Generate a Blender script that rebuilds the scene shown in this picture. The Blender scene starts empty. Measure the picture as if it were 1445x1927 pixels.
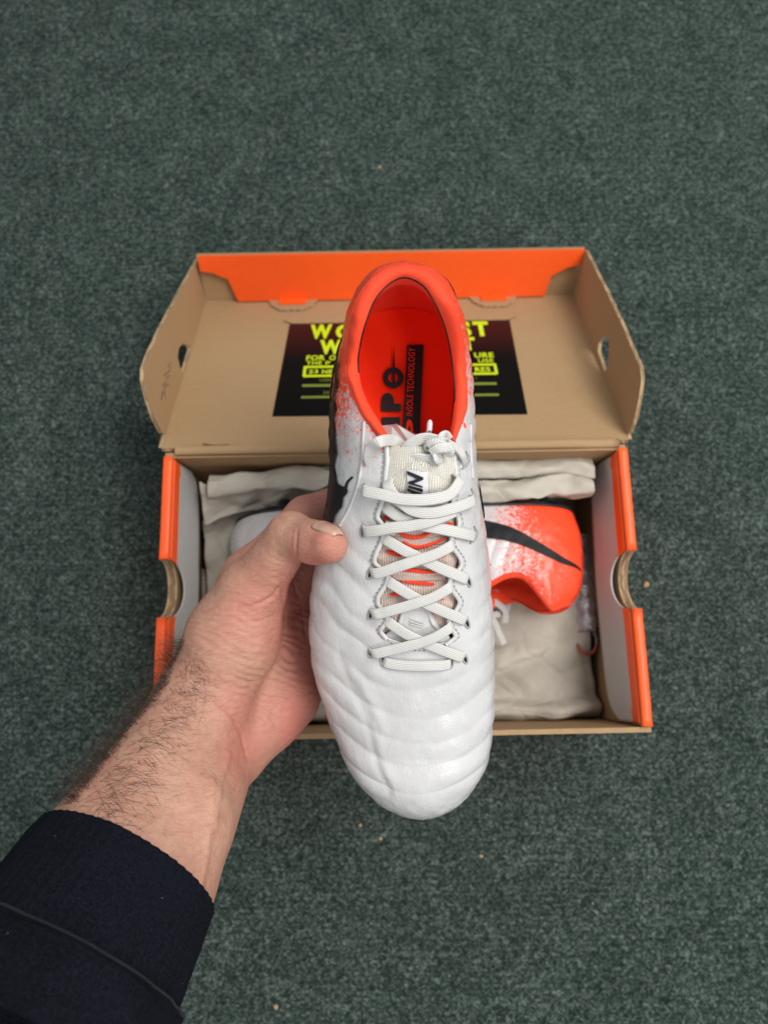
import bpy, bmesh, math, random
import numpy as np
from mathutils import Vector, Matrix
from mathutils.bvhtree import BVHTree

random.seed(7)
rng = np.random.default_rng(7)
scene = bpy.context.scene
COL = scene.collection

# ------------------------------------------------------------------ camera
F_PX, TH, CAM_H = 1390.0, math.radians(12.0), 0.6475
CX, CY = 722.5, 963.5
Rv = np.array([1.0, 0, 0]); Uv = np.array([0, math.cos(TH), math.sin(TH)]); Kv = np.array([0, -math.sin(TH), math.cos(TH)])
CAM = np.array([0, 0, CAM_H])
cam_data = bpy.data.cameras.new('camera')
cam = bpy.data.objects.new('camera', cam_data); COL.objects.link(cam)
cam.location = CAM; cam.rotation_euler = (TH, 0, 0)
cam_data.sensor_fit = 'VERTICAL'; cam_data.sensor_height = 9.6
cam_data.lens = 9.6 * F_PX / 1927.0
cam_data.clip_start = 0.01; cam_data.clip_end = 50
cam_data.dof.use_dof = True; cam_data.dof.focus_distance = 0.365
cam_data.dof.aperture_fstop = cam_data.lens / 3.3
scene.camera = cam

# ------------------------------------------------------------------ light
world = bpy.data.worlds.new('World'); scene.world = world
world.use_nodes = True
wb = world.node_tree.nodes['Background']
wb.inputs['Color'].default_value = (0.95, 0.98, 1.0, 1); wb.inputs['Strength'].default_value = 0.53

def area(name, loc, target, size, power, color=(1, 1, 1)):
    d = bpy.data.lights.new(name, 'AREA'); d.shape = 'RECTANGLE'; d.size = size[0]; d.size_y = size[1]
    d.energy = power; d.color = color
    o = bpy.data.objects.new(name, d); COL.objects.link(o); o.location = loc
    o.rotation_euler = (Vector(target) - Vector(loc)).to_track_quat('-Z', 'Y').to_euler()
    return o
area('ceiling_lamp', (0.78, 0.34, 1.82), (0.05, 0.1, 0.1), (1.1, 0.7), 28.0, (1.0, 0.97, 0.93))
area('toe_glint_lamp', (0.70, -0.95, 1.65), (0.05, -0.05, 0.2), (0.34, 0.22), 6.0, (1.0, 0.97, 0.94))  # small lamp added to raise a glint on the boot's toe
vs = scene.view_settings
vs.view_transform = 'Standard'; vs.look = 'None'; vs.exposure = 0.15; vs.gamma = 1.0

# ------------------------------------------------------------------ helpers
BD = 0.43                                   # depth of the held boot's sole plane along the camera axis
BO = CAM - BD * Kv                          # its origin
def loc_px(px, py, h):                      # boot frame (x right, y towards heel, h above the sole)
    d = BD - h
    return np.array([(px - CX) / F_PX * d, -(py - CY) / F_PX * d, h])
def to_world(p):
    p = np.asarray(p, float); return BO + p[..., 0:1] * Rv + p[..., 1:2] * Uv + p[..., 2:3] * Kv
def proj_local(P):
    d = BD - P[..., 2]
    return CX + F_PX * P[..., 0] / d, CY - F_PX * P[..., 1] / d
def at_z(px, py, z):                        # world point on the level z
    d = (px - CX) / F_PX * Rv - (py - CY) / F_PX * Uv - Kv
    return CAM + d * ((z - CAM_H) / d[2])
def on_plane(px, py, p0, n):
    d = (px - CX) / F_PX * Rv - (py - CY) / F_PX * Uv - Kv
    return CAM + d * (np.dot(np.asarray(p0) - CAM, n) / np.dot(d, n))

def tag(o, label=None, cat=None, group=None, kind=None):
    if label: o['label'] = label
    if cat: o['category'] = cat
    if group: o['group'] = group
    if kind: o['kind'] = kind
    return o
def empty(name, loc=(0, 0, 0), rot=(0, 0, 0), parent=None):
    o = bpy.data.objects.new(name, None); COL.objects.link(o); o.location = loc; o.rotation_euler = rot
    o.empty_display_size = 0.02
    if parent: o.parent = parent
    return o
def mesh_obj(name, V, Fc, mat, parent=None, smooth=True, midx=None, uv=None):
    me = bpy.data.meshes.new(name)
    me.from_pydata([tuple(map(float, v)) for v in V], [], [tuple(map(int, f)) for f in Fc])
    for m in (mat if isinstance(mat, (list, tuple)) else [mat]): me.materials.append(m)
    if midx is not None: me.polygons.foreach_set('material_index', np.asarray(midx, np.int32))
    me.polygons.foreach_set('use_smooth', np.full(len(me.polygons), bool(smooth)))
    if uv is not None:
        ul = me.uv_layers.new(name='UVMap'); vi = np.zeros(len(me.loops), np.int32)
        me.loops.foreach_get('vertex_index', vi); ul.data.foreach_set('uv', np.asarray(uv, np.float32)[vi].ravel())
    me.update()
    o = bpy.data.objects.new(name, me); COL.objects.link(o)
    if parent: o.parent = parent
    return o
def grid_faces(n, m, cu=False, cv=False):
    i = np.arange(n if cu else n - 1)[:, None]; j = np.arange(m if cv else m - 1)[None, :]
    i2 = (i + 1) % n; j2 = (j + 1) % m
    return np.stack([i * m + j, i2 * m + j, i2 * m + j2, i * m + j2], -1).reshape(-1, 4)
def catmull(P, n, closed=False):
    P = np.asarray(P, float); N = len(P)
    if closed: Q = np.vstack([P[-1], P, P[0], P[1]]); segs = N
    else: Q = np.vstack([2 * P[0] - P[1], P, 2 * P[-1] - P[-2]]); segs = N - 1
    t = np.linspace(0, segs, n, endpoint=not closed); k = np.minimum(t.astype(int), segs - 1); u = (t - k)[:, None]
    a, b, c, d = Q[k], Q[k + 1], Q[k + 2], Q[k + 3]
    return 0.5 * (2 * b + (c - a) * u + (2 * a - 5 * b + 4 * c - d) * u ** 2 + (3 * b - a - 3 * c + d) * u ** 3)
def resample(P, n):
    P = np.asarray(P, float); s = np.r_[0, np.cumsum(np.linalg.norm(np.diff(P, axis=0), axis=1))]
    t = np.linspace(0, s[-1], n)
    return np.stack([np.interp(t, s, P[:, k]) for k in range(P.shape[1])], 1)
def smoothstep(a, b, x):
    t = np.clip((x - a) / (b - a), 0, 1); return t * t * (3 - 2 * t)
_T = rng.random((64, 64, 64)).astype(np.float32)
def vnoise(P):
    P = np.asarray(P, float); i = np.floor(P).astype(int); f = P - i; f = f * f * (3 - 2 * f); r = 0
    for dx in (0, 1):
        for dy in (0, 1):
            for dz in (0, 1):
                w = (f[..., 0] if dx else 1 - f[..., 0]) * (f[..., 1] if dy else 1 - f[..., 1]) * (f[..., 2] if dz else 1 - f[..., 2])
                r = r + w * _T[(i[..., 0] + dx) & 63, (i[..., 1] + dy) & 63, (i[..., 2] + dz) & 63]
    return r * 2 - 1
def fbm(P, oct=4):
    r = 0; a = 1
    for k in range(oct): r = r + a * vnoise(P * 2 ** k + 17.3 * k); a *= 0.5
    return r
def in_poly(x, y, poly):
    poly = np.asarray(poly); r = np.zeros(x.shape, bool); n = len(poly)
    for i in range(n):
        x1, y1 = poly[i]; x2, y2 = poly[(i + 1) % n]
        if y1 == y2: continue
        c = ((y1 > y) != (y2 > y)) & (x < (x2 - x1) * (y - y1) / (y2 - y1) + x1); r ^= c
    return r
def seg_dist(x, y, P):
    P = np.asarray(P, float); best = np.full(x.shape, 1e9)
    for (x1, y1), (x2, y2) in zip(P[:-1], P[1:]):
        dx, dy = x2 - x1, y2 - y1; t = np.clip(((x - x1) * dx + (y - y1) * dy) / (dx * dx + dy * dy + 1e-9), 0, 1)
        best = np.minimum(best, np.hypot(x - x1 - t * dx, y - y1 - t * dy))
    return best
def frames(P, up=None):
    T = np.gradient(P, axis=0); T /= np.linalg.norm(T, axis=1)[:, None] + 1e-12
    if up is None:
        N = np.zeros_like(P); n = np.cross(T[0], [0.3, 0.5, 0.8]); N[0] = n / np.linalg.norm(n)
        for i in range(1, len(P)):
            n = N[i - 1] - T[i] * np.dot(N[i - 1], T[i]); N[i] = n / (np.linalg.norm(n) + 1e-12)
    else:
        N = up - T * (up * T).sum(1)[:, None]; N /= np.linalg.norm(N, axis=1)[:, None] + 1e-12
    return T, N, np.cross(T, N)
def sweep(P, half_w, half_t, up=None, ns=12, power=0.6, cap=True):
    """a closed cross-section (superellipse half_w across, half_t along the normal) swept along P: verts, faces, uv in metres"""
    P = np.asarray(P, float); n = len(P); T, N, B = frames(P, up)
    hw = np.broadcast_to(half_w, n); ht = np.broadcast_to(half_t, n)
    a = np.linspace(0, 2 * np.pi, ns, endpoint=False); ca, sa = np.cos(a), np.sin(a)
    cx_ = np.sign(ca) * np.abs(ca) ** power; sy_ = np.sign(sa) * np.abs(sa) ** power
    V = P[:, None] + B[:, None] * (hw[:, None] * cx_)[..., None] + N[:, None] * (ht[:, None] * sy_)[..., None]
    s = np.r_[0, np.cumsum(np.linalg.norm(np.diff(P, axis=0), axis=1))]
    uv = np.stack([np.repeat(s[:, None], ns, 1), hw[:, None] * cx_], -1).reshape(-1, 2)
    Fc = [tuple(f) for f in grid_faces(n, ns, cv=True)[:, ::-1]]
    if cap: Fc += [tuple(range(ns)), tuple((n - 1) * ns + k for k in range(ns))[::-1]]
    return V.reshape(-1, 3), Fc, uv
def join(parts):
    V, Fc, UV, off = [], [], [], 0
    for p in parts:
        V.append(p[0]); Fc += [tuple(int(i) + off for i in f) for f in p[1]]; off += len(p[0])
        if len(p) > 2: UV.append(p[2])
    return np.vstack(V), Fc, (np.vstack(UV) if UV else None)
def plate(outer, holes, thick, origin, ex, ey, edge_mat=0):
    """flat sheet with holes: polygon in (u,v), placed at origin + u ex + v ey, thickness along ex x ey. Returns V, F, midx (0 back, 1 front, 2 edges)"""
    bm = bmesh.new()
    for loop in [outer] + list(holes):
        vs_ = [bm.verts.new((u, v, 0)) for u, v in loop]
        for a, b in zip(vs_, vs_[1:] + vs_[:1]): bm.edges.new((a, b))
    bmesh.ops.triangle_fill(bm, use_beauty=True, use_dissolve=False, edges=bm.edges[:], normal=(0, 0, 1))
    bm.verts.index_update()
    ex, ey = np.asarray(ex, float), np.asarray(ey, float); nz = np.cross(ex, ey); nz /= np.linalg.norm(nz)
    v2 = [v.co.copy() for v in bm.verts]; fs = [[v.index for v in (f.verts if f.normal.z >= 0 else reversed(f.verts))] for f in bm.faces]
    n = len(v2); V = [np.asarray(origin) + c.x * ex + c.y * ey for c in v2]; V += [v + nz * thick for v in V]
    Fc = [f[::-1] for f in fs] + [[i + n for i in f] for f in fs]; mi = [0] * len(fs) + [1] * len(fs)
    k = 0
    for loop in [outer] + list(holes):
        m = len(loop)
        for i in range(m):
            a, b = k + i, k + (i + 1) % m; Fc.append([a, b, b + n, a + n]); mi.append(2)
        k += m
    bm.free()
    return np.array(V), Fc, mi

# ------------------------------------------------------------------ materials
def mat(name):
    m = bpy.data.materials.new(name); m.use_nodes = True
    nt = m.node_tree; b = nt.nodes['Principled BSDF']
    return m, nt, b
def nd(nt, t, **kw):
    n = nt.nodes.new(t)
    for k, v in kw.items():
        if k.startswith('i_'):
            key = k[2:]; n.inputs[int(key) if key.isdigit() else key.replace('_', ' ')].default_value = v
        else: setattr(n, k, v)
    return n
def ramp(nt, src, stops):
    r = nt.nodes.new('ShaderNodeValToRGB'); e = r.color_ramp.elements
    while len(e) < len(stops): e.new(0.5)
    for el, (p, c) in zip(e, stops): el.position = p; el.color = (*c, 1) if len(c) == 3 else c
    nt.links.new(src, r.inputs[0]); return r.outputs[0]
def coords(nt, scale=(1, 1, 1), rot=(0, 0, 0), out='Object'):
    tc = nd(nt, 'ShaderNodeTexCoord'); mp = nd(nt, 'ShaderNodeMapping')
    mp.inputs['Scale'].default_value = scale; mp.inputs['Rotation'].default_value = rot
    nt.links.new(tc.outputs[out], mp.inputs[0]); return mp.outputs[0]
def noise(nt, vec, scale, detail=4, rough=0.55, dist=0.0):
    n = nd(nt, 'ShaderNodeTexNoise'); n.inputs['Scale'].default_value = scale; n.inputs['Detail'].default_value = detail
    n.inputs['Roughness'].default_value = rough; n.inputs['Distortion'].default_value = dist
    nt.links.new(vec, n.inputs['Vector']); return n.outputs['Fac']
def math_(nt, op, a, b=None, c=None, clamp=False):
    n = nd(nt, 'ShaderNodeMath', operation=op, use_clamp=clamp)
    for i, v in enumerate((a, b, c)):
        if v is None: continue
        if isinstance(v, (int, float)): n.inputs[i].default_value = v
        else: nt.links.new(v, n.inputs[i])
    return n.outputs[0]
def mix(nt, fac, a, b, blend='MIX'):
    n = nd(nt, 'ShaderNodeMix', data_type='RGBA', blend_type=blend)
    for i, v in ((0, fac), (6, a), (7, b)):
        if isinstance(v, (int, float)): n.inputs[i].default_value = v
        elif isinstance(v, tuple): n.inputs[i].default_value = (*v, 1) if len(v) == 3 else v
        else: nt.links.new(v, n.inputs[i])
    return n.outputs[2]
def bump(nt, b, hgt, dist, strength=1.0, prev=None):
    n = nd(nt, 'ShaderNodeBump'); n.inputs['Strength'].default_value = strength; n.inputs['Distance'].default_value = dist
    nt.links.new(hgt, n.inputs['Height'])
    if prev is not None: nt.links.new(prev, n.inputs['Normal'])
    nt.links.new(n.outputs[0], b.inputs['Normal']); return n.outputs[0]
def simple(name, col, rough=0.5, var=0.06, scale=300, bmp=0.0002, spec=0.5, metal=0.0, bscale=None):
    m, nt, b = mat(name); v = coords(nt); n = noise(nt, v, scale)
    c1 = tuple(max(0, c * (1 - var)) for c in col); c2 = tuple(min(1, c * (1 + var)) for c in col)
    nt.links.new(ramp(nt, n, [(0.3, c1), (0.7, c2)]), b.inputs['Base Color'])
    b.inputs['Roughness'].default_value = rough; b.inputs['Specular IOR Level'].default_value = spec; b.inputs['Metallic'].default_value = metal
    if bmp: bump(nt, b, noise(nt, v, bscale or scale * 2), bmp)
    return m

ORANGE_FLUO = (1.0, 0.075, 0.022)
def m_carpet():
    m, nt, b = mat('carpet_pile'); v = coords(nt)
    vs_ = coords(nt, (1.0, 1.6, 1.0))
    fine = noise(nt, vs_, 620, 3, 0.7, 0.6); mid = noise(nt, v, 210, 3, 0.6, 0.8); big = noise(nt, v, 26, 3, 0.5)
    w = nd(nt, 'ShaderNodeTexWave', wave_type='BANDS', bands_direction='Y'); w.inputs['Scale'].default_value = 70
    w.inputs['Distortion'].default_value = 5; w.inputs['Detail'].default_value = 3; w.inputs['Detail Scale'].default_value = 2.0
    nt.links.new(v, w.inputs[0])
    wob = nd(nt, 'ShaderNodeMix', data_type='VECTOR'); wob.inputs[0].default_value = 0.0035
    nz_ = nd(nt, 'ShaderNodeTexNoise'); nz_.inputs['Scale'].default_value = 260; nt.links.new(v, nz_.inputs['Vector'])
    nt.links.new(v, wob.inputs[4]); nt.links.new(nz_.outputs['Color'], wob.inputs[5])
    vo = nd(nt, 'ShaderNodeTexVoronoi'); vo.inputs['Scale'].default_value = 600; nt.links.new(wob.outputs[1], vo.inputs['Vector'])
    sc_ = nd(nt, 'ShaderNodeSeparateColor'); nt.links.new(vo.outputs['Color'], sc_.inputs[0])
    h = math_(nt, 'ADD', math_(nt, 'MULTIPLY', fine, 0.30), math_(nt, 'MULTIPLY', mid, 0.34))
    h = math_(nt, 'ADD', h, math_(nt, 'MULTIPLY', big, 0.12)); h = math_(nt, 'ADD', h, math_(nt, 'MULTIPLY', w.outputs['Fac'], 0.03))
    h = math_(nt, 'ADD', h, math_(nt, 'MULTIPLY', sc_.outputs[0], 0.21))
    c = ramp(nt, h, [(0.36, (0.013, 0.023, 0.019)), (0.48, (0.037, 0.054, 0.047)), (0.56, (0.074, 0.099, 0.088)), (0.69, (0.19, 0.235, 0.215))])
    fl = noise(nt, v, 900, 2, 0.5); flm = ramp(nt, fl, [(0.68, (0, 0, 0)), (0.76, (1, 1, 1))])
    hue = noise(nt, v, 330, 2)
    c = mix(nt, ramp(nt, hue, [(0.55, (0, 0, 0)), (0.75, (0.5, 0.5, 0.5))]), c, (0.03, 0.075, 0.058))
    c = mix(nt, math_(nt, 'MULTIPLY', flm, 0.45), c, (0.22, 0.27, 0.26))
    lt = nd(nt, 'ShaderNodeTexVoronoi'); lt.inputs['Scale'].default_value = 55; nt.links.new(wob.outputs[1], lt.inputs['Vector'])
    ls = nd(nt, 'ShaderNodeSeparateColor'); nt.links.new(lt.outputs['Color'], ls.inputs[0])
    lm = math_(nt, 'MULTIPLY', math_(nt, 'LESS_THAN', lt.outputs['Distance'], 0.045), math_(nt, 'GREATER_THAN', ls.outputs[0], 0.72))
    c = mix(nt, math_(nt, 'MULTIPLY', lm, 0.6), c, (0.34, 0.36, 0.33))
    nt.links.new(c, b.inputs['Base Color']); b.inputs['Roughness'].default_value = 0.95; b.inputs['Specular IOR Level'].default_value = 0.05
    bump(nt, b, h, 0.006, 0.9); return m
def m_card(name='cardboard', col=(0.405, 0.262, 0.135)):
    m, nt, b = mat(name); v = coords(nt, (1, 1, 1)); v2 = coords(nt, (1, 9, 9))
    n = math_(nt, 'ADD', math_(nt, 'MULTIPLY', noise(nt, v, 420, 4, 0.7), 0.5), math_(nt, 'MULTIPLY', noise(nt, v2, 90, 3), 0.5))
    big = noise(nt, v, 14, 3)
    c = ramp(nt, n, [(0.3, tuple(x * 0.86 for x in col)), (0.72, tuple(x * 1.10 for x in col))])
    c = mix(nt, math_(nt, 'MULTIPLY', big, 0.5), c, tuple(x * 0.78 for x in col))
    nt.links.new(c, b.inputs['Base Color']); b.inputs['Roughness'].default_value = 0.72; b.inputs['Specular IOR Level'].default_value = 0.3
    bump(nt, b, noise(nt, v2, 60, 4), 0.0008, 0.35); return m
def m_corrugated():
    m, nt, b = mat('corrugated_edge'); v = coords(nt)
    w = nd(nt, 'ShaderNodeTexWave', wave_type='BANDS', bands_direction='X'); w.inputs['Scale'].default_value = 55; w.inputs['Distortion'].default_value = 9.0
    nt.links.new(v, w.inputs[0])
    c = ramp(nt, w.outputs['Fac'], [(0.2, (0.26, 0.17, 0.09)), (0.8, (0.42, 0.29, 0.16))])
    nt.links.new(c, b.inputs['Base Color']); b.inputs['Roughness'].default_value = 0.85
    bump(nt, b, w.outputs['Fac'], 0.0008, 0.8); return m
def m_upper():
    m, nt, b = mat('upper_leather'); v = coords(nt)
    tc = nd(nt, 'ShaderNodeTexCoord'); sx = nd(nt, 'ShaderNodeSeparateXYZ'); nt.links.new(tc.outputs['Object'], sx.inputs[0])
    Y = sx.outputs['Y']
    n1 = noise(nt, v, 430, 5, 0.7, 0.3); n2 = noise(nt, v, 60, 3, 0.6)
    t = math_(nt, 'ADD', Y, math_(nt, 'MULTIPLY', math_(nt, 'SUBTRACT', n1, 0.5), 0.15))
    t = math_(nt, 'ADD', t, math_(nt, 'MULTIPLY', math_(nt, 'SUBTRACT', n2, 0.5), 0.035))
    sh = nd(nt, 'ShaderNodeMapRange', interpolation_type='SMOOTHSTEP'); nt.links.new(sx.outputs['X'], sh.inputs[0]); sh.inputs[1].default_value = 0.010; sh.inputs[2].default_value = 0.030; sh.inputs[4].default_value = 0.019
    t = math_(nt, 'SUBTRACT', t, sh.outputs[0])
    mp = nd(nt, 'ShaderNodeMapRange', interpolation_type='SMOOTHSTEP'); nt.links.new(t, mp.inputs[0])
    mp.inputs[1].default_value = 0.034; mp.inputs[2].default_value = 0.062
    vo = nd(nt, 'ShaderNodeTexVoronoi'); vo.inputs['Scale'].default_value = 130; nt.links.new(v, vo.inputs['Vector'])
    rnd = nd(nt, 'ShaderNodeSeparateColor'); nt.links.new(vo.outputs['Color'], rnd.inputs[0])
    rad = math_(nt, 'MULTIPLY', math_(nt, 'SUBTRACT', rnd.outputs[0], 0.42), 0.55)
    fade = nd(nt, 'ShaderNodeMapRange'); nt.links.new(Y, fade.inputs[0]); fade.inputs[1].default_value = 0.012; fade.inputs[2].default_value = 0.055
    drop = math_(nt, 'LESS_THAN', vo.outputs['Distance'], math_(nt, 'MULTIPLY', rad, fade.outputs[0]))
    mask = math_(nt, 'MAXIMUM', mp.outputs[0], math_(nt, 'MULTIPLY', drop, 0.9))
    wn = noise(nt, v, 45, 4)
    white = ramp(nt, wn, [(0.3, (0.54, 0.54, 0.54)), (0.7, (0.60, 0.60, 0.605))])
    nt.links.new(mix(nt, mask, white, ORANGE_FLUO), b.inputs['Base Color'])
    b.inputs['Roughness'].default_value = 0.36; b.inputs['Specular IOR Level'].default_value = 0.5
    vv = coords(nt, (1, 1, 1), (0, 0, 0.6)); vst = coords(nt, (2.4, 0.75, 1.4), (0, 0, -0.35))
    wr = noise(nt, vst, 190, 5, 0.62, 1.2); gr = nd(nt, 'ShaderNodeTexVoronoi'); gr.inputs['Scale'].default_value = 1100
    nt.links.new(vv, gr.inputs['Vector'])
    p = bump(nt, b, wr, 0.0011, 0.26); bump(nt, b, gr.outputs['Distance'], 0.0003, 0.25, p)
    b.inputs['Coat Weight'].default_value = 0.16; b.inputs['Coat Roughness'].default_value = 0.22
    rr = ramp(nt, noise(nt, v, 380, 3), [(0.35, (0.20,) * 3), (0.7, (0.38,) * 3)]); nt.links.new(rr, b.inputs['Roughness'])
    return m
def m_fabric(name, col, scale=1800, rough=0.8, var=0.1, sheen=0.2, bd=0.0004):
    m, nt, b = mat(name); v = coords(nt)
    w1 = noise(nt, v, scale, 2, 0.6); w2 = noise(nt, v, 90, 4)
    c = ramp(nt, w1, [(0.3, tuple(x * (1 - var) for x in col)), (0.7, tuple(min(1, x * (1 + var)) for x in col))])
    c = mix(nt, math_(nt, 'MULTIPLY', w2, 0.18), c, tuple(x * 0.9 for x in col))
    nt.links.new(c, b.inputs['Base Color']); b.inputs['Roughness'].default_value = rough
    b.inputs['Sheen Weight'].default_value = sheen; b.inputs['Specular IOR Level'].default_value = 0.2
    bump(nt, b, w1, bd, 0.7); return m
def m_lace():
    m, nt, b = mat('woven_lace'); tc = nd(nt, 'ShaderNodeTexCoord'); sx = nd(nt, 'ShaderNodeSeparateXYZ'); nt.links.new(tc.outputs['UV'], sx.inputs[0])
    k = 2 * math.pi / 0.0017
    s1 = math_(nt, 'SINE', math_(nt, 'MULTIPLY', math_(nt, 'ADD', sx.outputs[0], sx.outputs[1]), k))
    s2 = math_(nt, 'SINE', math_(nt, 'MULTIPLY', math_(nt, 'SUBTRACT', sx.outputs[0], sx.outputs[1]), k))
    p = math_(nt, 'MULTIPLY', math_(nt, 'ADD', math_(nt, 'MULTIPLY', s1, s2), 1.0), 0.5)
    nt.links.new(ramp(nt, p, [(0.1, (0.48, 0.47, 0.445)), (0.6, (0.67, 0.665, 0.64))]), b.inputs['Base Color'])
    b.inputs['Roughness'].default_value = 0.75; b.inputs['Specular IOR Level'].default_value = 0.25
    bump(nt, b, p, 0.0004, 0.6); return m
def m_knit():
    m, nt, b = mat('knit_tongue'); tc = nd(nt, 'ShaderNodeTexCoord'); sx = nd(nt, 'ShaderNodeSeparateXYZ'); nt.links.new(tc.outputs['UV'], sx.inputs[0])
    u, v = sx.outputs[0], sx.outputs[1]                      # u 0..1 across, v 0..1 towards the top
    rib = math_(nt, 'ABSOLUTE', math_(nt, 'SINE', math_(nt, 'MULTIPLY', u, 105.0)))
    row = math_(nt, 'ABSOLUTE', math_(nt, 'SINE', math_(nt, 'MULTIPLY', v, 520.0)))
    h = math_(nt, 'ADD', math_(nt, 'MULTIPLY', rib, 0.82), math_(nt, 'MULTIPLY', row, 0.18))
    top = nd(nt, 'ShaderNodeMapRange', interpolation_type='SMOOTHSTEP'); nt.links.new(v, top.inputs[0]); top.inputs[1].default_value = 0.62; top.inputs[2].default_value = 0.70
    base = mix(nt, top.outputs[0], (0.93, 0.74, 0.655), (0.84, 0.82, 0.73))
    base = mix(nt, math_(nt, 'MULTIPLY', math_(nt, 'SUBTRACT', 1.0, h), 0.5), base, (0.70, 0.58, 0.50))
    nt.links.new(base, b.inputs['Base Color']); b.inputs['Roughness'].default_value = 0.85; b.inputs['Specular IOR Level'].default_value = 0.2
    bump(nt, b, h, 0.0010, 0.9); return m
def m_skin():
    m, nt, b = mat('skin'); v = coords(nt)
    at = nd(nt, 'ShaderNodeAttribute', attribute_name='blush')
    n1 = noise(nt, v, 55, 4, 0.6); n2 = noise(nt, v, 260, 4, 0.6)
    c = ramp(nt, n1, [(0.3, (0.46, 0.265, 0.180)), (0.7, (0.54, 0.325, 0.228))])
    c = mix(nt, math_(nt, 'MULTIPLY', ramp(nt, n2, [(0.45, (0, 0, 0)), (0.70, (1, 1, 1))]), 0.40), c, (0.44, 0.17, 0.12))
    c = mix(nt, at.outputs['Fac'], c, (0.53, 0.185, 0.145))
    nt.links.new(c, b.inputs['Base Color']); b.inputs['Roughness'].default_value = 0.48; b.inputs['Specular IOR Level'].default_value = 0.45
    b.inputs['Subsurface Weight'].default_value = 0.18; b.inputs['Subsurface Radius'].default_value = (0.006, 0.002, 0.001); b.inputs['Subsurface Scale'].default_value = 0.6
    vst = coords(nt, (0.55, 2.0, 1.2), (0, 0, 0.5)); w = noise(nt, vst, 170, 5, 0.65, 1.0)
    vo = nd(nt, 'ShaderNodeTexVoronoi', feature='DISTANCE_TO_EDGE'); vo.inputs['Scale'].default_value = 900; nt.links.new(vst, vo.inputs['Vector'])
    n3 = noise(nt, v, 24, 3, 0.5); c = mix(nt, math_(nt, 'MULTIPLY', ramp(nt, n3, [(0.45, (0, 0, 0)), (0.68, (1, 1, 1))]), 0.28), c, (0.47, 0.19, 0.135))
    c = mix(nt, math_(nt, 'MULTIPLY', ramp(nt, w, [(0.36, (1, 1, 1)), (0.50, (0, 0, 0))]), 0.28), c, (0.36, 0.15, 0.10))
    nt.links.new(c, b.inputs['Base Color'])
    b.inputs['Subsurface Weight'].default_value = 0.10
    p = bump(nt, b, w, 0.0020, 0.50); bump(nt, b, vo.outputs['Distance'], 0.0006, 0.45, p)
    return m
def m_paper():
    m, nt, b = mat('tissue_paper'); v = coords(nt)
    c = ramp(nt, noise(nt, v, 70, 4), [(0.3, (0.45, 0.415, 0.345)), (0.7, (0.51, 0.475, 0.405))])
    nt.links.new(c, b.inputs['Base Color']); b.inputs['Roughness'].default_value = 0.6; b.inputs['Specular IOR Level'].default_value = 0.3
    p = bump(nt, b, noise(nt, v, 45, 5, 0.6, 1.5), 0.003, 0.30)
    vd = coords(nt, (0.6, 1, 1), (0, 0, 0.3)); ve = nd(nt, 'ShaderNodeTexVoronoi', feature='DISTANCE_TO_EDGE'); ve.inputs['Scale'].default_value = 42; nt.links.new(vd, ve.inputs['Vector'])
    bump(nt, b, math_(nt, 'MINIMUM', ve.outputs['Distance'], 0.12), 0.016, 0.40, p); return m
def m_print():
    m, nt, b = mat('printed_black'); tc = nd(nt, 'ShaderNodeTexCoord'); sx = nd(nt, 'ShaderNodeSeparateXYZ'); nt.links.new(tc.outputs['UV'], sx.inputs[0])
    c = ramp(nt, sx.outputs[1], [(0.0, (0.004, 0.004, 0.004)), (0.55, (0.006, 0.004, 0.004)), (0.85, (0.05, 0.008, 0.006)), (1.0, (0.06, 0.012, 0.010))])
    nt.links.new(c, b.inputs['Base Color']); b.inputs['Roughness'].default_value = 0.9; b.inputs['Specular IOR Level'].default_value = 0.08; return m
def m_sleeve():
    m, nt, b = mat('navy_knit'); v = coords(nt)
    w = noise(nt, v, 900, 3, 0.6); l = noise(nt, v, 520, 2, 0.5); g = noise(nt, v, 30, 3)
    c = ramp(nt, w, [(0.3, (0.0020, 0.0024, 0.0050)), (0.75, (0.0095, 0.0104, 0.0175))])
    c = mix(nt, math_(nt, 'MULTIPLY', ramp(nt, g, [(0.5, (0, 0, 0)), (0.7, (1, 1, 1))]), 0.4), c, (0.006, 0.008, 0.016))
    c = mix(nt, ramp(nt, l, [(0.765, (0, 0, 0)), (0.80, (0.5, 0.5, 0.5))]), c, (0.25, 0.27, 0.32))
    nt.links.new(c, b.inputs['Base Color']); b.inputs['Roughness'].default_value = 0.95; b.inputs['Specular IOR Level'].default_value = 0.1
    b.inputs['Sheen Weight'].default_value = 0.0
    bump(nt, b, w, 0.0012, 0.8); return m
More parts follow.
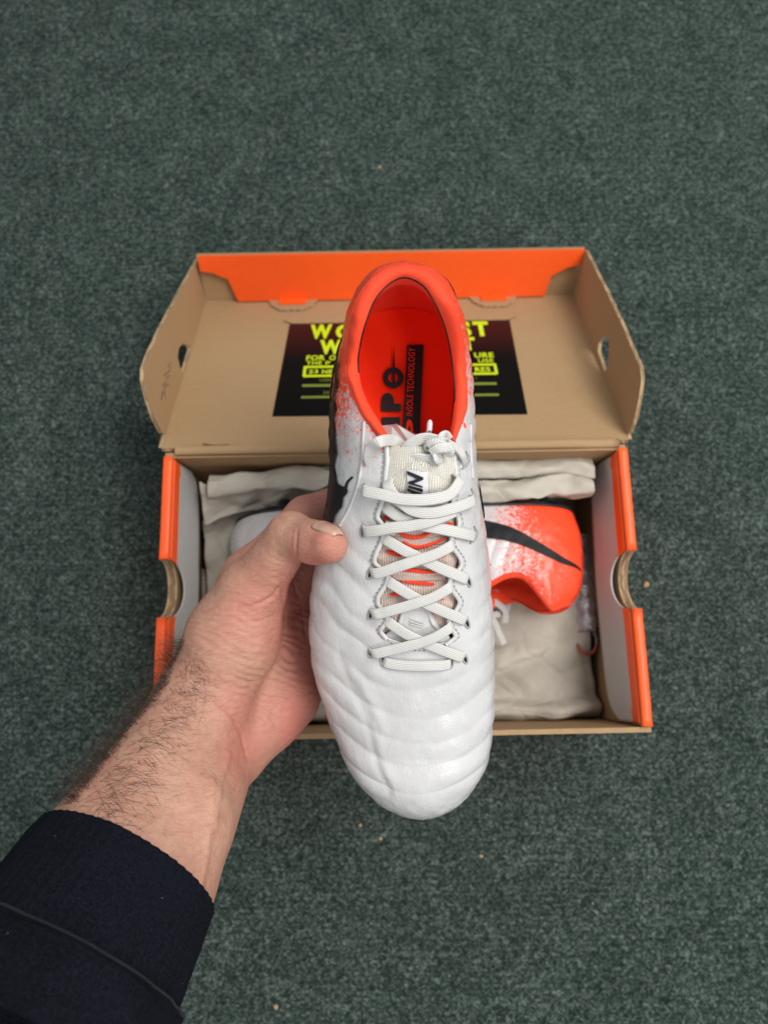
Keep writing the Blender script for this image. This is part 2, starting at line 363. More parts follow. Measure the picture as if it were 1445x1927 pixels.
M = dict(
    carpet=m_carpet(), card=m_card(), edge=m_corrugated(), upper=m_upper(), lace=m_lace(), knit=m_knit(), skin=m_skin(), paper=m_paper(),
    print=m_print(), sleeve=m_sleeve(),
    box_orange=simple('orange_print', (1.0, 0.105, 0.010), 0.45, 0.04, 120, 0.0002),
    box_white=simple('white_print', (0.51, 0.50, 0.48), 0.5, 0.03, 60, 0.0002),
    collar=m_fabric('collar_lining', (1.0, 0.075, 0.028), 2200, 0.75, 0.08, 0.04),
    insole=m_fabric('insole_foam', (1.0, 0.04, 0.006), 1500, 0.8, 0.03, 0.02, 0.0002),
    thread_orange=m_fabric('orange_thread', (0.95, 0.06, 0.02), 2500, 0.8, 0.15),
    black=simple('black_ink', (0.006, 0.006, 0.007), 0.55, 0.1, 500, 0.0001, 0.3),
    swoosh=simple('black_overlay', (0.008, 0.009, 0.011), 0.5, 0.15, 300, 0.0003, 0.25),
    plate=simple('black_sole_plate', (0.012, 0.013, 0.015), 0.35, 0.1, 200, 0.0002),
    white=simple('white_trim', (0.56, 0.56, 0.555), 0.45, 0.04, 200, 0.0002),
    grey=simple('grey_trim', (0.33, 0.34, 0.34), 0.45, 0.08, 300, 0.0001),
    label=simple('label_white', (0.58, 0.58, 0.61), 0.5, 0.02, 100, 0.0),
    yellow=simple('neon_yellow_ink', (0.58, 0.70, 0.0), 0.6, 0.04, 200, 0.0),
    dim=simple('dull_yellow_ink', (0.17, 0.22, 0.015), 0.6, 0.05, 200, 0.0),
    pencil=simple('pencil_grey', (0.22, 0.15, 0.09), 0.7, 0.1, 400, 0.0),
    nail=simple('nail', (0.50, 0.30, 0.225), 0.28, 0.05, 200, 0.0001),
    hair=simple('dark_hair', (0.022, 0.012, 0.007), 0.5, 0.2, 300, 0.0),
    crumb=simple('tan_crumb', (0.42, 0.30, 0.16), 0.8, 0.3, 900, 0.0005),
    silver=simple('silver_film', (0.55, 0.57, 0.62), 0.25, 0.1, 90, 0.002, 0.8, 0.6),
)

# ------------------------------------------------------------------ ground
n = 40; g = np.linspace(-3, 3, n); X, Yg = np.meshgrid(g, g, indexing='ij')
ground = mesh_obj('carpet_floor', np.stack([X, Yg, 0 * X], -1).reshape(-1, 3), grid_faces(n, n), M['carpet'])
tag(ground, 'dark green flecked carpet covering the floor', kind='structure')

# ------------------------------------------------------------------ shoe box
Q = dict(BL=np.array([-.161, .156]), BR=np.array([.179, .163]), FR=np.array([.182, -.044]), FL=np.array([-.158, -.047]))
YAW = math.radians(1.1)
BX = np.array([math.cos(YAW), math.sin(YAW), 0]); BY = np.array([-math.sin(YAW), math.cos(YAW), 0]); BZ = np.array([0, 0, 1.0])
ctr = (Q['BL'] + Q['BR'] + Q['FR'] + Q['FL']) / 4
BW, BDp, BH = 0.340, 0.205, 0.125
box = empty('shoe_box', (ctr[0], ctr[1], 0), (0, 0, YAW))
tag(box, 'orange and brown cardboard shoe box with its lid folded back on green carpet', 'box')
hw, hd = BW / 2, BDp / 2
ex, ey, ez = np.eye(3)
def slab(name, outer, holes, th, o, a, b, mats, parent, smooth=False):
    V, Fc, mi = plate(outer, holes, th, o, a, b); return mesh_obj(name, V, Fc, mats, parent, smooth, mi)
card3 = [M['card'], M['card'], M['edge']]
slab('bottom', [(-hw + .007, -hd + .003), (hw - .007, -hd + .003), (hw - .007, hd - .003), (-hw + .007, hd - .003)], [], .003, (0, 0, .001), ex, ey, card3, box)
rag = lambda x0, x1, z, n_: [(x, z + random.uniform(-.0006, .0006)) for x in np.linspace(x0, x1, n_)]
slab('front_wall', [(-hw, 0.002), (hw, 0.002)] + rag(hw, -hw, BH - .002, 40), [], .0034, (0, -hd + .0034, 0), ex, ez, [M['card'], M['box_orange'], M['card']], box)
slab('back_wall', [(-hw, 0.002), (hw, 0.002), (hw, BH - .003), (-hw, BH - .003)], [], .004, (0, hd, 0), ex, ez, [M['box_orange'], M['card'], M['card']], box)
def notch(side):
    ny = 0.002; r = 0.0205; dep = 0.024
    return [(ny + r * math.cos(t), BH - dep * math.sin(t)) for t in np.linspace(0, math.pi, 22)]
for s in (-1, 1):
    tall = [(-hd + .0045, .002), (hd - .0045, .002), (hd - .0045, BH)] + notch(s) + [(-hd + .0045, BH)]
    # outer wall: three plies seen in the thumb notch
    for k, (off, t_) in enumerate(((0, .0022), (.0026, .0018), (.0048, .0020))):
        x0 = s * hw - s * off if s < 0 else s * hw - off - t_
        V, Fc, mi = plate(tall, [], t_, (x0, 0, 0), ey, ez)
        ctrs = np.array([np.mean(V[f], axis=0) for f in Fc]); mi = np.array(mi)
        top = (mi == 2) & (ctrs[:, 2] > BH - .0005); mi2 = np.where(top, 1, np.where(mi == 2, 2, 0))
        if k == 0: mi2[(mi < 2)] = 1
        mesh_obj('side_wall', V, Fc, [M['card'], M['box_orange'], M['edge']], box, False, mi2)
    # rounded orange fold along the rim
    for y0, y1 in ((-hd + .004, -.0188), (.0228, hd - .004)):
        P = np.stack([np.full(14, s * (hw - .0034)), np.linspace(y0, y1, 14), np.full(14, BH + .0004) + rng.normal(0, .0002, 14)], 1)
        V, Fc, uv = sweep(P, .0037, .0022, np.tile([0, 0, 1.0], (14, 1)), 12, 0.8); mesh_obj('rim_fold', V, Fc, M['box_orange'], box)
    # white inner flap, leaning into the box and bowed; its top follows the thumb notch
    nu, nv = 120, 18; V = []
    for u in np.linspace(0, 1, nu):
        y = -hd + .006 + u * (BDp - .012); e = min(u, 1 - u); q = 1 - ((y - .002) / .0208) ** 2
        dip = .0245 * math.sqrt(q) if q > 0 else 0.0
        zb = BH - .047 + .015 * math.exp(-e / .03)
        zt = BH - .0015 - dip
        for v in np.linspace(0, 1, nv):
            zz = zt + (zb - zt) * v ** 1.2; dpt = (BH - zz) / .06
            s_in = .0072 + .010 * dpt ** 1.5 + .003 * math.sin(math.pi * u) * dpt
            V.append((s * (hw - s_in), y, zz))
    V = np.array(V); keep = grid_faces(nu, nv)
    band = [1 if V[f][:, 2].mean() > BH - .0125 else 0 for f in keep]
    o = mesh_obj('inner_flap', V, [f if s > 0 else f[::-1] for f in keep], [M['box_white'], M['box_orange']], box, True, band)
    md = o.modifiers.new('thick', 'SOLIDIFY'); md.thickness = .0012; md.offset = 0
    # brown inner wall under the flap
    slab('inner_wall', [(-hd + .0045, .004), (hd - .0045, .004), (hd - .0045, BH - .04), (-hd + .0045, BH - .04)], [], .002, (s * (hw - .0078) - .001, 0, 0), ey, ez, card3, box)

# lid: hinged on the back rim, lying back until its far edge rests on the carpet (u across, v from the hinge, w up from the panel)
lid_len, lid_w = 0.219, BW + .006
hinge_l = np.array([0, hd + .001, BH - .001])
drop = math.asin((BH - .006) / lid_len)
lv = np.array([0, math.cos(drop), -math.sin(drop)]); lu = ex; lw = np.cross(lu, lv)
Rb = np.stack([BX, BY, BZ], 1); box_o = np.array([ctr[0], ctr[1], 0])
l2w = lambda p: box_o + Rb @ np.asarray(p)
def lid_uv(px, py):                                         # pixel -> (u, v) on the lid panel
    P = on_plane(px, py, l2w(hinge_l), Rb @ lw); d = Rb.T @ (P - box_o) - hinge_l
    return float(d @ lu), float(d @ lv)
lid = empty('lid', hinge_l, (0, 0, 0), box)
hl = lid_w / 2
slab('lid_panel', [(-hl, .003), (hl, .003), (hl, lid_len), (-hl, lid_len)], [], .003, -lw * .003, lu, lv, card3, lid)
P = np.stack([np.linspace(-hl + .011, hl - .008, 60), np.zeros(60), np.zeros(60)], 1); P[:, 2] += fbm(np.stack([P[:, 0] * 40, P[:, 0] * 0, P[:, 0] * 0], 1)) * .0007
V, Fc, uv = sweep(P, .0035, .0022, np.tile([0, 0, 1.0], (60, 1)), 10, .9); mesh_obj('hinge_fold', V, Fc, M['card'], lid)
for s in (-1, 1):
    splay = math.radians(4)
    fw = lw * math.cos(splay) + lu * s * math.sin(splay)
    fo = lu * s * hl
    if s < 0: out = [(375, 484), (330, 566), (300, 625), (280, 668), (271, 695), (271, 715), (279, 750), (292, 788), (306, 815), (318, 832)]
    else: out = [(1101, 470), (1145, 558), (1170, 612), (1192, 665), (1203, 690), (1206, 712), (1202, 745), (1194, 785), (1184, 812), (1176, 826)]
    nrm = np.cross(lv, fw); pts = []
    for px, py in out:
        Pw = on_plane(px, py, l2w(hinge_l + fo), Rb @ nrm); d = Rb.T @ (Pw - box_o) - hinge_l - fo
        pts.append((float(d @ lv), float(d @ fw)))
    hole_px = [(345, 646), (337, 655), (335, 672), (339, 690), (346, 708), (351, 700), (357, 684), (362, 668), (357, 652)] if s < 0 else \
              [(1133, 632), (1126, 645), (1124, 660), (1130, 678), (1137, 700), (1142, 690), (1145, 665), (1145, 645), (1141, 633)]
    hp = []
    for px, py in hole_px:
        Pw = on_plane(px, py, l2w(hinge_l + fo), Rb @ nrm); d = Rb.T @ (Pw - box_o) - hinge_l - fo
        hp.append((float(d @ lv), max(.0015, float(d @ fw))))
    ov = [(.004, 0.0)] + [(max(.002, a), max(.001, b)) for a, b in pts[::-1]] + [(lid_len, 0.0)]
    slab('lid_side_flap', ov, [hp], .0028 if s > 0 else -.0028, fo, lv, fw, card3, lid)
    if s < 0:                                               # faint handwritten numbers on the flap
        strokes = []
        for (a, b_, c, d_) in [(303, 752, 309, 735), (309, 735, 312, 750), (306, 726, 314, 716), (310, 728, 318, 722), (312, 712, 320, 706), (309, 706, 318, 698), (318, 700, 322, 690), (304, 742, 312, 728), (316, 690, 322, 682)]:
            A_, B_ = [Rb.T @ (on_plane(x_, y_, l2w(hinge_l + fo), Rb @ nrm) - box_o) - hinge_l for x_, y_ in ((a, b_), (c, d_))]
            nn = nrm / np.linalg.norm(nrm); nn = nn if (Rb @ nn)[0] > 0 else -nn
            strokes.append(sweep(np.linspace(A_, B_, 4) + nn * .0004, .0004, .0003, None, 6, 1)[:2])
        V, Fc, _ = join(strokes); mesh_obj('pencil_note', V, Fc, M['pencil'], lid)
tu = [lid_uv(*p) for p in ((383, 840), (391, 834), (402, 837), (428, 838), (432, 842), (404, 843))]
slab('torn_edge', tu[::-1], [], .0012, lw * .0022, lu, lv, [M['card'], M['card'], M['card']], lid)
# front wall of the lid with the orange turned-in flap
fh = 0.0455
slab('lid_front_wall', [(-hl, -.003), (hl, -.003), (hl + .0042, fh), (-hl - .001, fh)], [], -.0028, lv * (lid_len + .0002), lu, lw, [M['card'], M['box_orange'], M['card']], lid)
e1 = hl - .001
flap = [(-e1 + .030, .0015), (-e1 + .118, .0015), (e1 - .118, .0015), (e1 - .026, .0015), (e1 - .0225, .022), (e1 - .009, fh - .016), (e1 + .0025, fh - .013), (e1 + .0040, fh + .001), (-e1, fh + .001), (-e1, fh - .013), (-e1 + .011, fh - .015), (-e1 + .024, .024)]
slab('lid_inner_flap', flap, [], .0022, lv * (lid_len - .0030) + lw * 0, lu, lw, [M['box_orange'], M['box_orange'], M['box_orange']], lid)
for (x0, x1, x2, x3) in ((lid_uv(528, 567)[0], lid_uv(577, 567)[0], lid_uv(505, 567)[0], lid_uv(600, 567)[0]), (lid_uv(903, 560)[0], lid_uv(951, 560)[0], lid_uv(880, 560)[0], lid_uv(972, 560)[0])):
    slab('locking_tab', [(x0, lid_len - .0135), (x1, lid_len - .0135), (x1, lid_len - .0025), (x0, lid_len - .0025)], [], .0015, lw * .0022, lu, lv, [M['box_orange']] * 3, lid)
    slab('tab_surround', [(x2, lid_len - .003), (x2 + .004, lid_len - .014), (x2 + .013, lid_len - .0225), (x3 - .013, lid_len - .0225), (x3 - .004, lid_len - .014), (x3, lid_len - .003)], [], .0016, lw * .0004, lu, lv, [M['card'], M['card'], M['edge']], lid)
# black printed sheet and its lettering
pc = [lid_uv(*p) for p in ((513, 784), (992, 780), (957, 596), (547, 603))]
zq = lambda u, v, w: lu * u + lv * v + lw * w
V = [zq(u, v, .0007) for u, v in pc] + [zq(u, v, .0001) for u, v in pc]
mesh_obj('printed_panel', V, [(0, 1, 2, 3), (0, 4, 5, 1), (1, 5, 6, 2), (2, 6, 7, 3), (3, 7, 4, 0)], M['print'], lid, False, None, [(0, 0), (1, 0), (1, 1), (0, 1)] * 2)
ux0, vx0 = lid_uv(535, 606); ux1, _ = lid_uv(970, 596); 
slab('brown_strip', [(ux0, vx0 - .0005), (ux0 + .008, vx0 - .0048), (ux1 - .008, vx0 - .0048), (ux1, vx0 + .001), (ux1, vx0 + .004), (ux0, vx0 + .004)], [], .0005, lw * .0009, lu, lv, card3, lid)
lid_frame = Matrix(((lu[0], lv[0], lw[0], 0), (lu[1], lv[1], lw[1], 0), (lu[2], lv[2], lw[2], 0), (0, 0, 0, 1)))
def text(body, name, m, parent, size, matrix, align='LEFT', bold=0.0, spacing=1.0, sx=1.0, shear=0.0, extrude=0.0001):
    cu = bpy.data.curves.new(name, 'FONT'); cu.body = body; cu.size = size; cu.align_x = align; cu.offset = bold; cu.space_character = spacing
    cu.extrude = extrude; cu.shear = shear; cu.resolution_u = 3
    tmp = bpy.data.objects.new('tmp', cu); COL.objects.link(tmp); dg = bpy.context.evaluated_depsgraph_get(); dg.update()
    me = bpy.data.meshes.new_from_object(tmp.evaluated_get(dg)); bpy.data.objects.remove(tmp); bpy.data.curves.remove(cu)
    me.transform(matrix @ Matrix.Diagonal((sx, 1, 1, 1))); me.materials.clear(); me.materials.append(m); me.name = name
    o = bpy.data.objects.new(name, me); COL.objects.link(o); o.parent = parent; return o
def lid_text(body, px, py, hgt_px, m, align='LEFT', bold=0.0004, spacing=1.15, sx=1.0):
    u, v = lid_uv(px, py); _, v2 = lid_uv(px, py - hgt_px)
    size = (v2 - v) / 0.70
    return text(body, 'lettering', m, lid, size, lid_frame @ Matrix.Translation((u, v, .0012)), align, bold, spacing, sx)
def fit_text(body, x0, x1, yt, yb, m, bold=.0):
    """lettering stretched to the box it fills on the lid (pixel box -> lid plane)"""
    (ua, va), (ub, _) = lid_uv(x0, (yt + yb) / 2), lid_uv(x1, (yt + yb) / 2); _, vt = lid_uv((x0 + x1) / 2, yt); _, vb = lid_uv((x0 + x1) / 2, yb)
    o = text(body, 'lettering', m, lid, 1.0, Matrix.Identity(4), 'LEFT', bold, 1.08, 1.0, 0.0, .0); co = np.array([v.co for v in o.data.vertices])
    a, b_ = co.min(0), co.max(0); hi = lid_len - min(vt, vb)
    for v in o.data.vertices:
        fx, fy = (v.co.x - a[0]) / (b_[0] - a[0]), (v.co.y - a[1]) / (b_[1] - a[1])
        v.co = Vector(lu * (ua + (ub - ua) * fx) + lv * (vb + (vt - vb) * fy) + lw * .0013)
    return o
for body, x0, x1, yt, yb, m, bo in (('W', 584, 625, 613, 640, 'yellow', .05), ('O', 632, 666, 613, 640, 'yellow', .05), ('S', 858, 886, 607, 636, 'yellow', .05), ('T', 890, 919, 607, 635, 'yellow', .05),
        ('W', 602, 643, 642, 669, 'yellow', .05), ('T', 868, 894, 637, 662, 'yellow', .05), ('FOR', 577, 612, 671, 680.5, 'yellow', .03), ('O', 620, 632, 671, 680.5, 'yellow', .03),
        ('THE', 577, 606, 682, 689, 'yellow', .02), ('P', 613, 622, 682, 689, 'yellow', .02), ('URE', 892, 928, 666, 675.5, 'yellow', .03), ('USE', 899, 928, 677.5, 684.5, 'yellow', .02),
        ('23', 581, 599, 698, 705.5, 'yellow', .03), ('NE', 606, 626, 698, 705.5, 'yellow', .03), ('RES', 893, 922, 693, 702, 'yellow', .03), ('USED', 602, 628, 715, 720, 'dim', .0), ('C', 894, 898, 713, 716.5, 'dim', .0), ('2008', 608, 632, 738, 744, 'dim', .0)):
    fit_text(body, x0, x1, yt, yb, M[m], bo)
def lid_bar(p, q, th, m):
    (u0, v0), (u1, v1) = lid_uv(*p), lid_uv(*q)
    return slab('print_rule', [(u0, v0 - th), (u1, v1 - th), (u1, v1 + th), (u0, v0 + th)], [], .0003, lw * .0010, lu, lv, [m] * 3, lid)
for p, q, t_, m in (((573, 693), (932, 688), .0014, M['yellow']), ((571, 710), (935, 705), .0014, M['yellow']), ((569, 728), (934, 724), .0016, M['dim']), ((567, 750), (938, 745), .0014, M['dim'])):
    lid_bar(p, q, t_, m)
for (a, b_) in ((573.5, 701.5), (932, 696.5)):
    u, v = lid_uv(a, b_); slab('print_rule', [(u - .0012, v - .0068), (u + .0012, v - .0068), (u + .0012, v + .0068), (u - .0012, v + .0068)], [], .0003, lw * .0011, lu, lv, [M['yellow']] * 3, lid)

# ------------------------------------------------------------------ the boot (built once in its own frame, then copied for its mate)
boot = empty('football_boot', BO, (TH, 0, 0))
tag(boot, 'white football boot with orange heel held up in the hand above the box', 'boot', 'pair of white and orange football boots')
left_px = [(757, 521), (712, 533), (682, 557), (661, 596), (649, 640), (638, 680), (629, 720), (626, 760), (624, 800), (623, 850), (622, 900), (617, 940), (612, 975), (605, 1015), (596, 1056), (586, 1105), (583, 1150), (584, 1200), (592, 1262), (602, 1305), (617, 1348), (638, 1402), (664, 1452), (705, 1497), (740, 1518), (766, 1528), (795, 1531)]
right_px = [(757, 521), (803, 533), (833, 557), (855, 596), (869, 640), (878, 680), (883, 720), (886, 760), (888, 800), (890, 850), (895, 900), (902, 950), (910, 1000), (916, 1050), (920, 1100), (924, 1150), (926, 1200), (928, 1262), (929, 1300), (929, 1330), (926, 1362), (920, 1402), (908, 1442), (888, 1476), (860, 1506), (830, 1524), (795, 1531)]
h0_of = lambda py: np.interp(py, [1100, 1500], [.030, .017])
def outline(tab):
    d = catmull(tab, 900); return np.array([loc_px(a, b, h0_of(b)) for a, b in d])
OL, OR = outline(left_px), outline(right_px)
loop = np.vstack([OL, OR[::-1][1:-1]])                       # closed plan outline
Y_A = loc_px(757, 640, .03)[1]; Y_T = loc_px(780, 1418, .02)[1]
XA = .5 * (np.interp(-Y_A, -OL[:, 1], OL[:, 0]) + np.interp(-Y_A, -OR[:, 1], OR[:, 0]))
XT = loc_px(787, 1418, .02)[0]
def cxy(y): return XA + (XT - XA) * smoothstep(Y_A, Y_T, y) if False else np.interp(y, [Y_T, Y_A], [XT, XA])
pyZ = [(560, .116), (620, .106), (680, .089), (740, .087), (820, .0905), (880, .092), (950, .0895), (1050, .0815), (1150, .0725), (1240, .064), (1300, .0585), (1360, .054), (1418, .050)]
_zy = np.array([[loc_px(757, p, z * .8)[1], z] for p, z in pyZ])
Zc = lambda y: np.interp(-y, -_zy[:, 0], _zy[:, 1])
stations = []                                                # (cx, cy, dx, dy, w, Z, h0)
def ray_w(cx, cy, dx, dy):
    A = loop; B = np.roll(loop, -1, 0); ax, ay = A[:, 0] - cx, A[:, 1] - cy; ex_, ey_ = B[:, 0] - A[:, 0], B[:, 1] - A[:, 1]
    den = dx * ey_ - dy * ex_; den = np.where(abs(den) < 1e-12, 1e-12, den)
    t = (ax * ey_ - ay * ex_) / den; s = (ax * dy - ay * dx) / den
    ok = (t > 0) & (s >= 0) & (s <= 1); return t[ok].min()
NY, NH, NT = 190, 96, 120
ys = np.linspace(Y_T, Y_A, NY)
def h0y(y): return float(np.interp(y, [loc_px(0, 1500, .017)[1], loc_px(0, 1100, .03)[1]], [.017, .030]))
for y in ys: stations.append((cxy(y), y, -1, 0, Zc(y)))
for a in np.linspace(0, math.pi, NH)[1:-1]: stations.append((XA, Y_A, -math.cos(a), math.sin(a), Zc(Y_A) + (.097 - Zc(Y_A)) * math.sin(a)))
for y in ys[::-1]: stations.append((cxy(y), y, 1, 0, Zc(y)))
for a in np.linspace(0, math.pi, NT)[1:-1]: stations.append((XT, Y_T, math.cos(a), -math.sin(a), Zc(Y_T)))
S = np.array([(c, y, dx, dy, ray_w(c, y, dx, dy), Z, h0y(y + dy * .04)) for c, y, dx, dy, Z in stations])
NS = len(S)
def profile(a, pw):                                          # a in [-1,1] -> (fraction of w, height fraction below / above h0)
    up = np.clip(a, 0, 1) * np.pi / 2; e = 2 / pw
    return np.where(a < 0, 1 - .10 * a * a, np.cos(up) ** e), np.clip(a, -1, 0), np.sin(up) ** e
def surface(A, pw=2.35):                                     # A: (NS, m)
    fx, lo, hi = profile(A, pw)
    s = S[:, None, :]; r = s[..., 4] * fx
    h = s[..., 6] * (1 + lo) * (A < 0) + (A >= 0) * (s[..., 6] + (s[..., 5] - s[..., 6]) * hi)
    return np.stack([s[..., 0] + s[..., 2] * r, s[..., 1] + s[..., 3] * r, h], -1)
def grid_normals(G):
    du = np.roll(G, -1, 0) - np.roll(G, 1, 0); dv = np.gradient(G, axis=1)
    n_ = np.cross(du, dv); n_ /= np.linalg.norm(n_, axis=-1)[..., None] + 1e-12
    sgn = np.sign((n_ * (G - np.array([XA, 0, .02]))).sum(-1))[..., None]
    return n_ * np.where(sgn == 0, 1, sgn)
open_px = [(729, 1202), (718, 1186), (730, 1170), (728, 1158), (714, 1138), (714, 1122), (729, 1097), (728, 1078), (708, 1060), (709, 1043), (722, 1013), (722, 990), (712, 972), (719, 950), (725, 927), (727, 895), (730, 868), (729, 841), (720, 829), (706, 819), (692, 801), (680, 780), (666, 752), (655, 717), (650, 680), (651, 635), (659, 600), (670, 568), (689, 537), (720, 512), (758, 502), (799, 510), (831, 536), (849, 568), (862, 602), (872, 640), (878, 680), (880, 720), (877, 760), (869, 800), (860, 826), (853, 842), (853, 868), (856, 890), (853, 927), (850, 946), (858, 968), (861, 989), (848, 1011), (848, 1027), (864, 1051), (864, 1068), (847, 1086), (846, 1105), (862, 1130), (856, 1148), (843, 1165), (844, 1178), (855, 1197), (837, 1211), (780, 1216)]
open_s = catmull(open_px, 500, True)
crease_px = [[(640, 1235), (662, 1290), (690, 1345), (703, 1400), (712, 1440), (735, 1490)], [(672, 1285), (694, 1330), (712, 1375)]]
def displace(G):
    """quilted ribs, creases and a little unevenness of the leather, along the normal"""
    Nn = grid_normals(G); px, py = proj_local(G); x, y, h = G[..., 0], G[..., 1], G[..., 2]
    cxv = np.interp(y, [Y_T, Y_A], [XT, XA]); u = np.clip((x - cxv) / .046, -1.2, 1.2)
    c = y - .021 * u ** 2 + .0040 * vnoise(G * 28)
    ph = np.abs(np.sin(np.pi * (c + .003) / .0142)) ** .55
    m = np.maximum(smoothstep(1235, 1290, py), smoothstep(.62, .85, u) * smoothstep(960, 1010, py)) * smoothstep(1535, 1470, py) * smoothstep(.008, .016, h)
    d = .00102 * (ph - .75) * m * (.55 + .45 * smoothstep(-.1, .55, abs(u + .1))) * (.85 + .35 * vnoise(G * 45 + 3))
    q = y * .8 + x * np.sign(x - cxv) * .6 + h * .35; heel = smoothstep(940, 880, py) * smoothstep(.012, .025, h) * smoothstep(560, 640, py)
    d += .0007 * (np.abs(np.sin(np.pi * q / .0085)) ** .6 - .6) * heel
    lft = smoothstep(.2, .5, -u) * smoothstep(950, 1000, py) * smoothstep(1320, 1230, py) * smoothstep(.02, .03, h)
    d += .0007 * (np.abs(np.sin(np.pi * (y * .80 + x * .75 + .002 * vnoise(G * 60)) / .0125)) ** .7 - .6) * lft
    for cp in crease_px: d += .0004 * np.exp(-(seg_dist(px - 10, py, cp) / 9) ** 2) - .0005 * np.exp(-(seg_dist(px + 3, py, cp) / 7) ** 2)
    d += .0007 * fbm(G * 60, 3) * smoothstep(.006, .02, h)
    return G + Nn * d[..., None]
NA = 74
Afull = np.tile(np.r_[np.linspace(-1, 0, 14)[:-1], np.linspace(0, 1, NA)], (NS, 1))
Gfull = displace(surface(Afull))
Ff = grid_faces(NS, Gfull.shape[1], cu=True)
bvh = BVHTree.FromPolygons([Vector(p) for p in Gfull.reshape(-1, 3)], [tuple(map(int, f)) for f in Ff])
EYE = Vector((0, 0, BD))
def surf(px, py):
    d = Vector(loc_px(px, py, 0)) - EYE; d.normalize()
    hit = bvh.ray_cast(EYE, d)
    if hit[0] is None: hit = bvh.find_nearest(Vector(loc_px(px, py, .03)))
    n_ = np.array(hit[1]); n_ = n_ if n_[2] > 0 else -n_
    return np.array(hit[0]), n_
def surf_path(pts, lift=0.0, n=60):
    d = catmull(pts, n); P, N_ = zip(*[surf(*p) for p in d]); P = np.array(P); N_ = np.array(N_)
    for _ in range(4): N_[1:-1] = (N_[:-2] + N_[1:-1] * 2 + N_[2:]) / 4
    N_ /= np.linalg.norm(N_, axis=1)[:, None]
    return P + N_ * np.broadcast_to(lift, n)[:, None], N_
# cut the opening: the first a at which the surface enters the opening as drawn
tst = np.linspace(.15, 1, 420); Gt = surface(np.tile(tst, (NS, 1))); tx, ty = proj_local(Gt)
ins = in_poly(tx, ty, open_s); last_out = ins.shape[1] - 1 - (~ins)[:, ::-1].argmax(1); first = np.where(ins[:, -1], np.minimum(last_out + 1, ins.shape[1] - 1), -1)
amax = np.where(first >= 0, tst[first], 1.0)
lo_k, hi_k = NY - 70, NY + NH + 68                             # even out the cut round the heel
am = amax.copy(); kk = np.ones(17) / 17; am[lo_k - 8:hi_k + 8] = np.convolve(np.pad(amax[lo_k - 8:hi_k + 8], 8, 'edge'), kk, 'valid'); amax[lo_k:hi_k] = am[lo_k:hi_k]
At = np.concatenate([np.linspace(-1, 0, 14)[:-1][None].repeat(NS, 0), np.linspace(0, 1, NA)[None] * amax[:, None]], 1)
G = displace(surface(At)); m_ = G.shape[1]; toe = slice(2 * NY + NH - 2, NS); G[toe, -1] = G[toe, -3].mean(0); G[toe, -2] = G[toe, -1] * .5 + G[toe, -3] * .5
me_o = mesh_obj('upper', G.reshape(-1, 3), grid_faces(NS, m_, cu=True), M['upper'], boot)
bm = bmesh.new(); bm.from_mesh(me_o.data); bmesh.ops.remove_doubles(bm, verts=bm.verts, dist=.00004); bmesh.ops.recalc_face_normals(bm, faces=bm.faces); bm.to_mesh(me_o.data); bm.free()
md = me_o.modifiers.new('leather', 'SOLIDIFY'); md.thickness = .0014; md.offset = -1
# outsole plate and studs
rings = [(1.0, .0006), (1.012, -.0005), (1.0, -.0035), (.96, -.0045)]
base = surface(np.full((NS, 1), -1.0))[:, 0]; c0 = np.stack([S[:, 0], S[:, 1], 0 * S[:, 0]], 1)
V = np.vstack([np.c_[(c0 + (base - c0) * k)[:, :2], np.full(NS, z)] for k, z in rings]); Fc = [tuple(f) for f in grid_faces(4, NS, cv=True)]
tri = [(757, 560)]
Vb = list(V); cl = NY
half = list(range(0, NY)) + list(range(NY, NY + (NH - 2) // 2)); 
bot = 3 * NS
order_l = [bot + i for i in range(NY)]; order_r = [bot + NY + NH - 2 + (NY - 1 - i) for i in range(NY)]
for i in range(NY - 1): Fc.append((order_l[i], order_l[i + 1], order_r[i + 1], order_r[i]))
Fc.append(tuple([order_l[-1]] + [bot + NY + i for i in range(NH - 2)] + [order_r[-1]])); Fc.append(tuple([order_r[0]] + [bot + 2 * NY + NH - 2 + i for i in range(NT - 2)] + [order_l[0]]))
topo = [tuple(i - bot for i in f)[::-1] for f in Fc[-(NY + 1):]]; Fc += topo
mesh_obj('sole_plate', V, Fc, M['plate'], boot)
for x, y in ((-.022, .100), (.020, .100), (-.027, .070), (.024, .070), (-.030, -.020), (.030, -.020), (-.034, -.055), (.034, -.055), (-.032, -.088), (.034, -.088), (-.016, -.118), (.026, -.118)):
    a = np.linspace(0, 2 * np.pi, 16, endpoint=False); V = []; 
    for r, z in ((.0085, -.004), (.0075, -.0055), (.0058, -.012), (.0052, -.0155), (.0040, -.0163)):
        V += [(x + cxy(y) + r * math.cos(t), y + r * math.sin(t), z) for t in a]
    Fc = [tuple(f) for f in grid_faces(5, 16, cv=True)] + [tuple(range(64, 80))]
    mesh_obj('stud', V, Fc, M['plate'], boot)
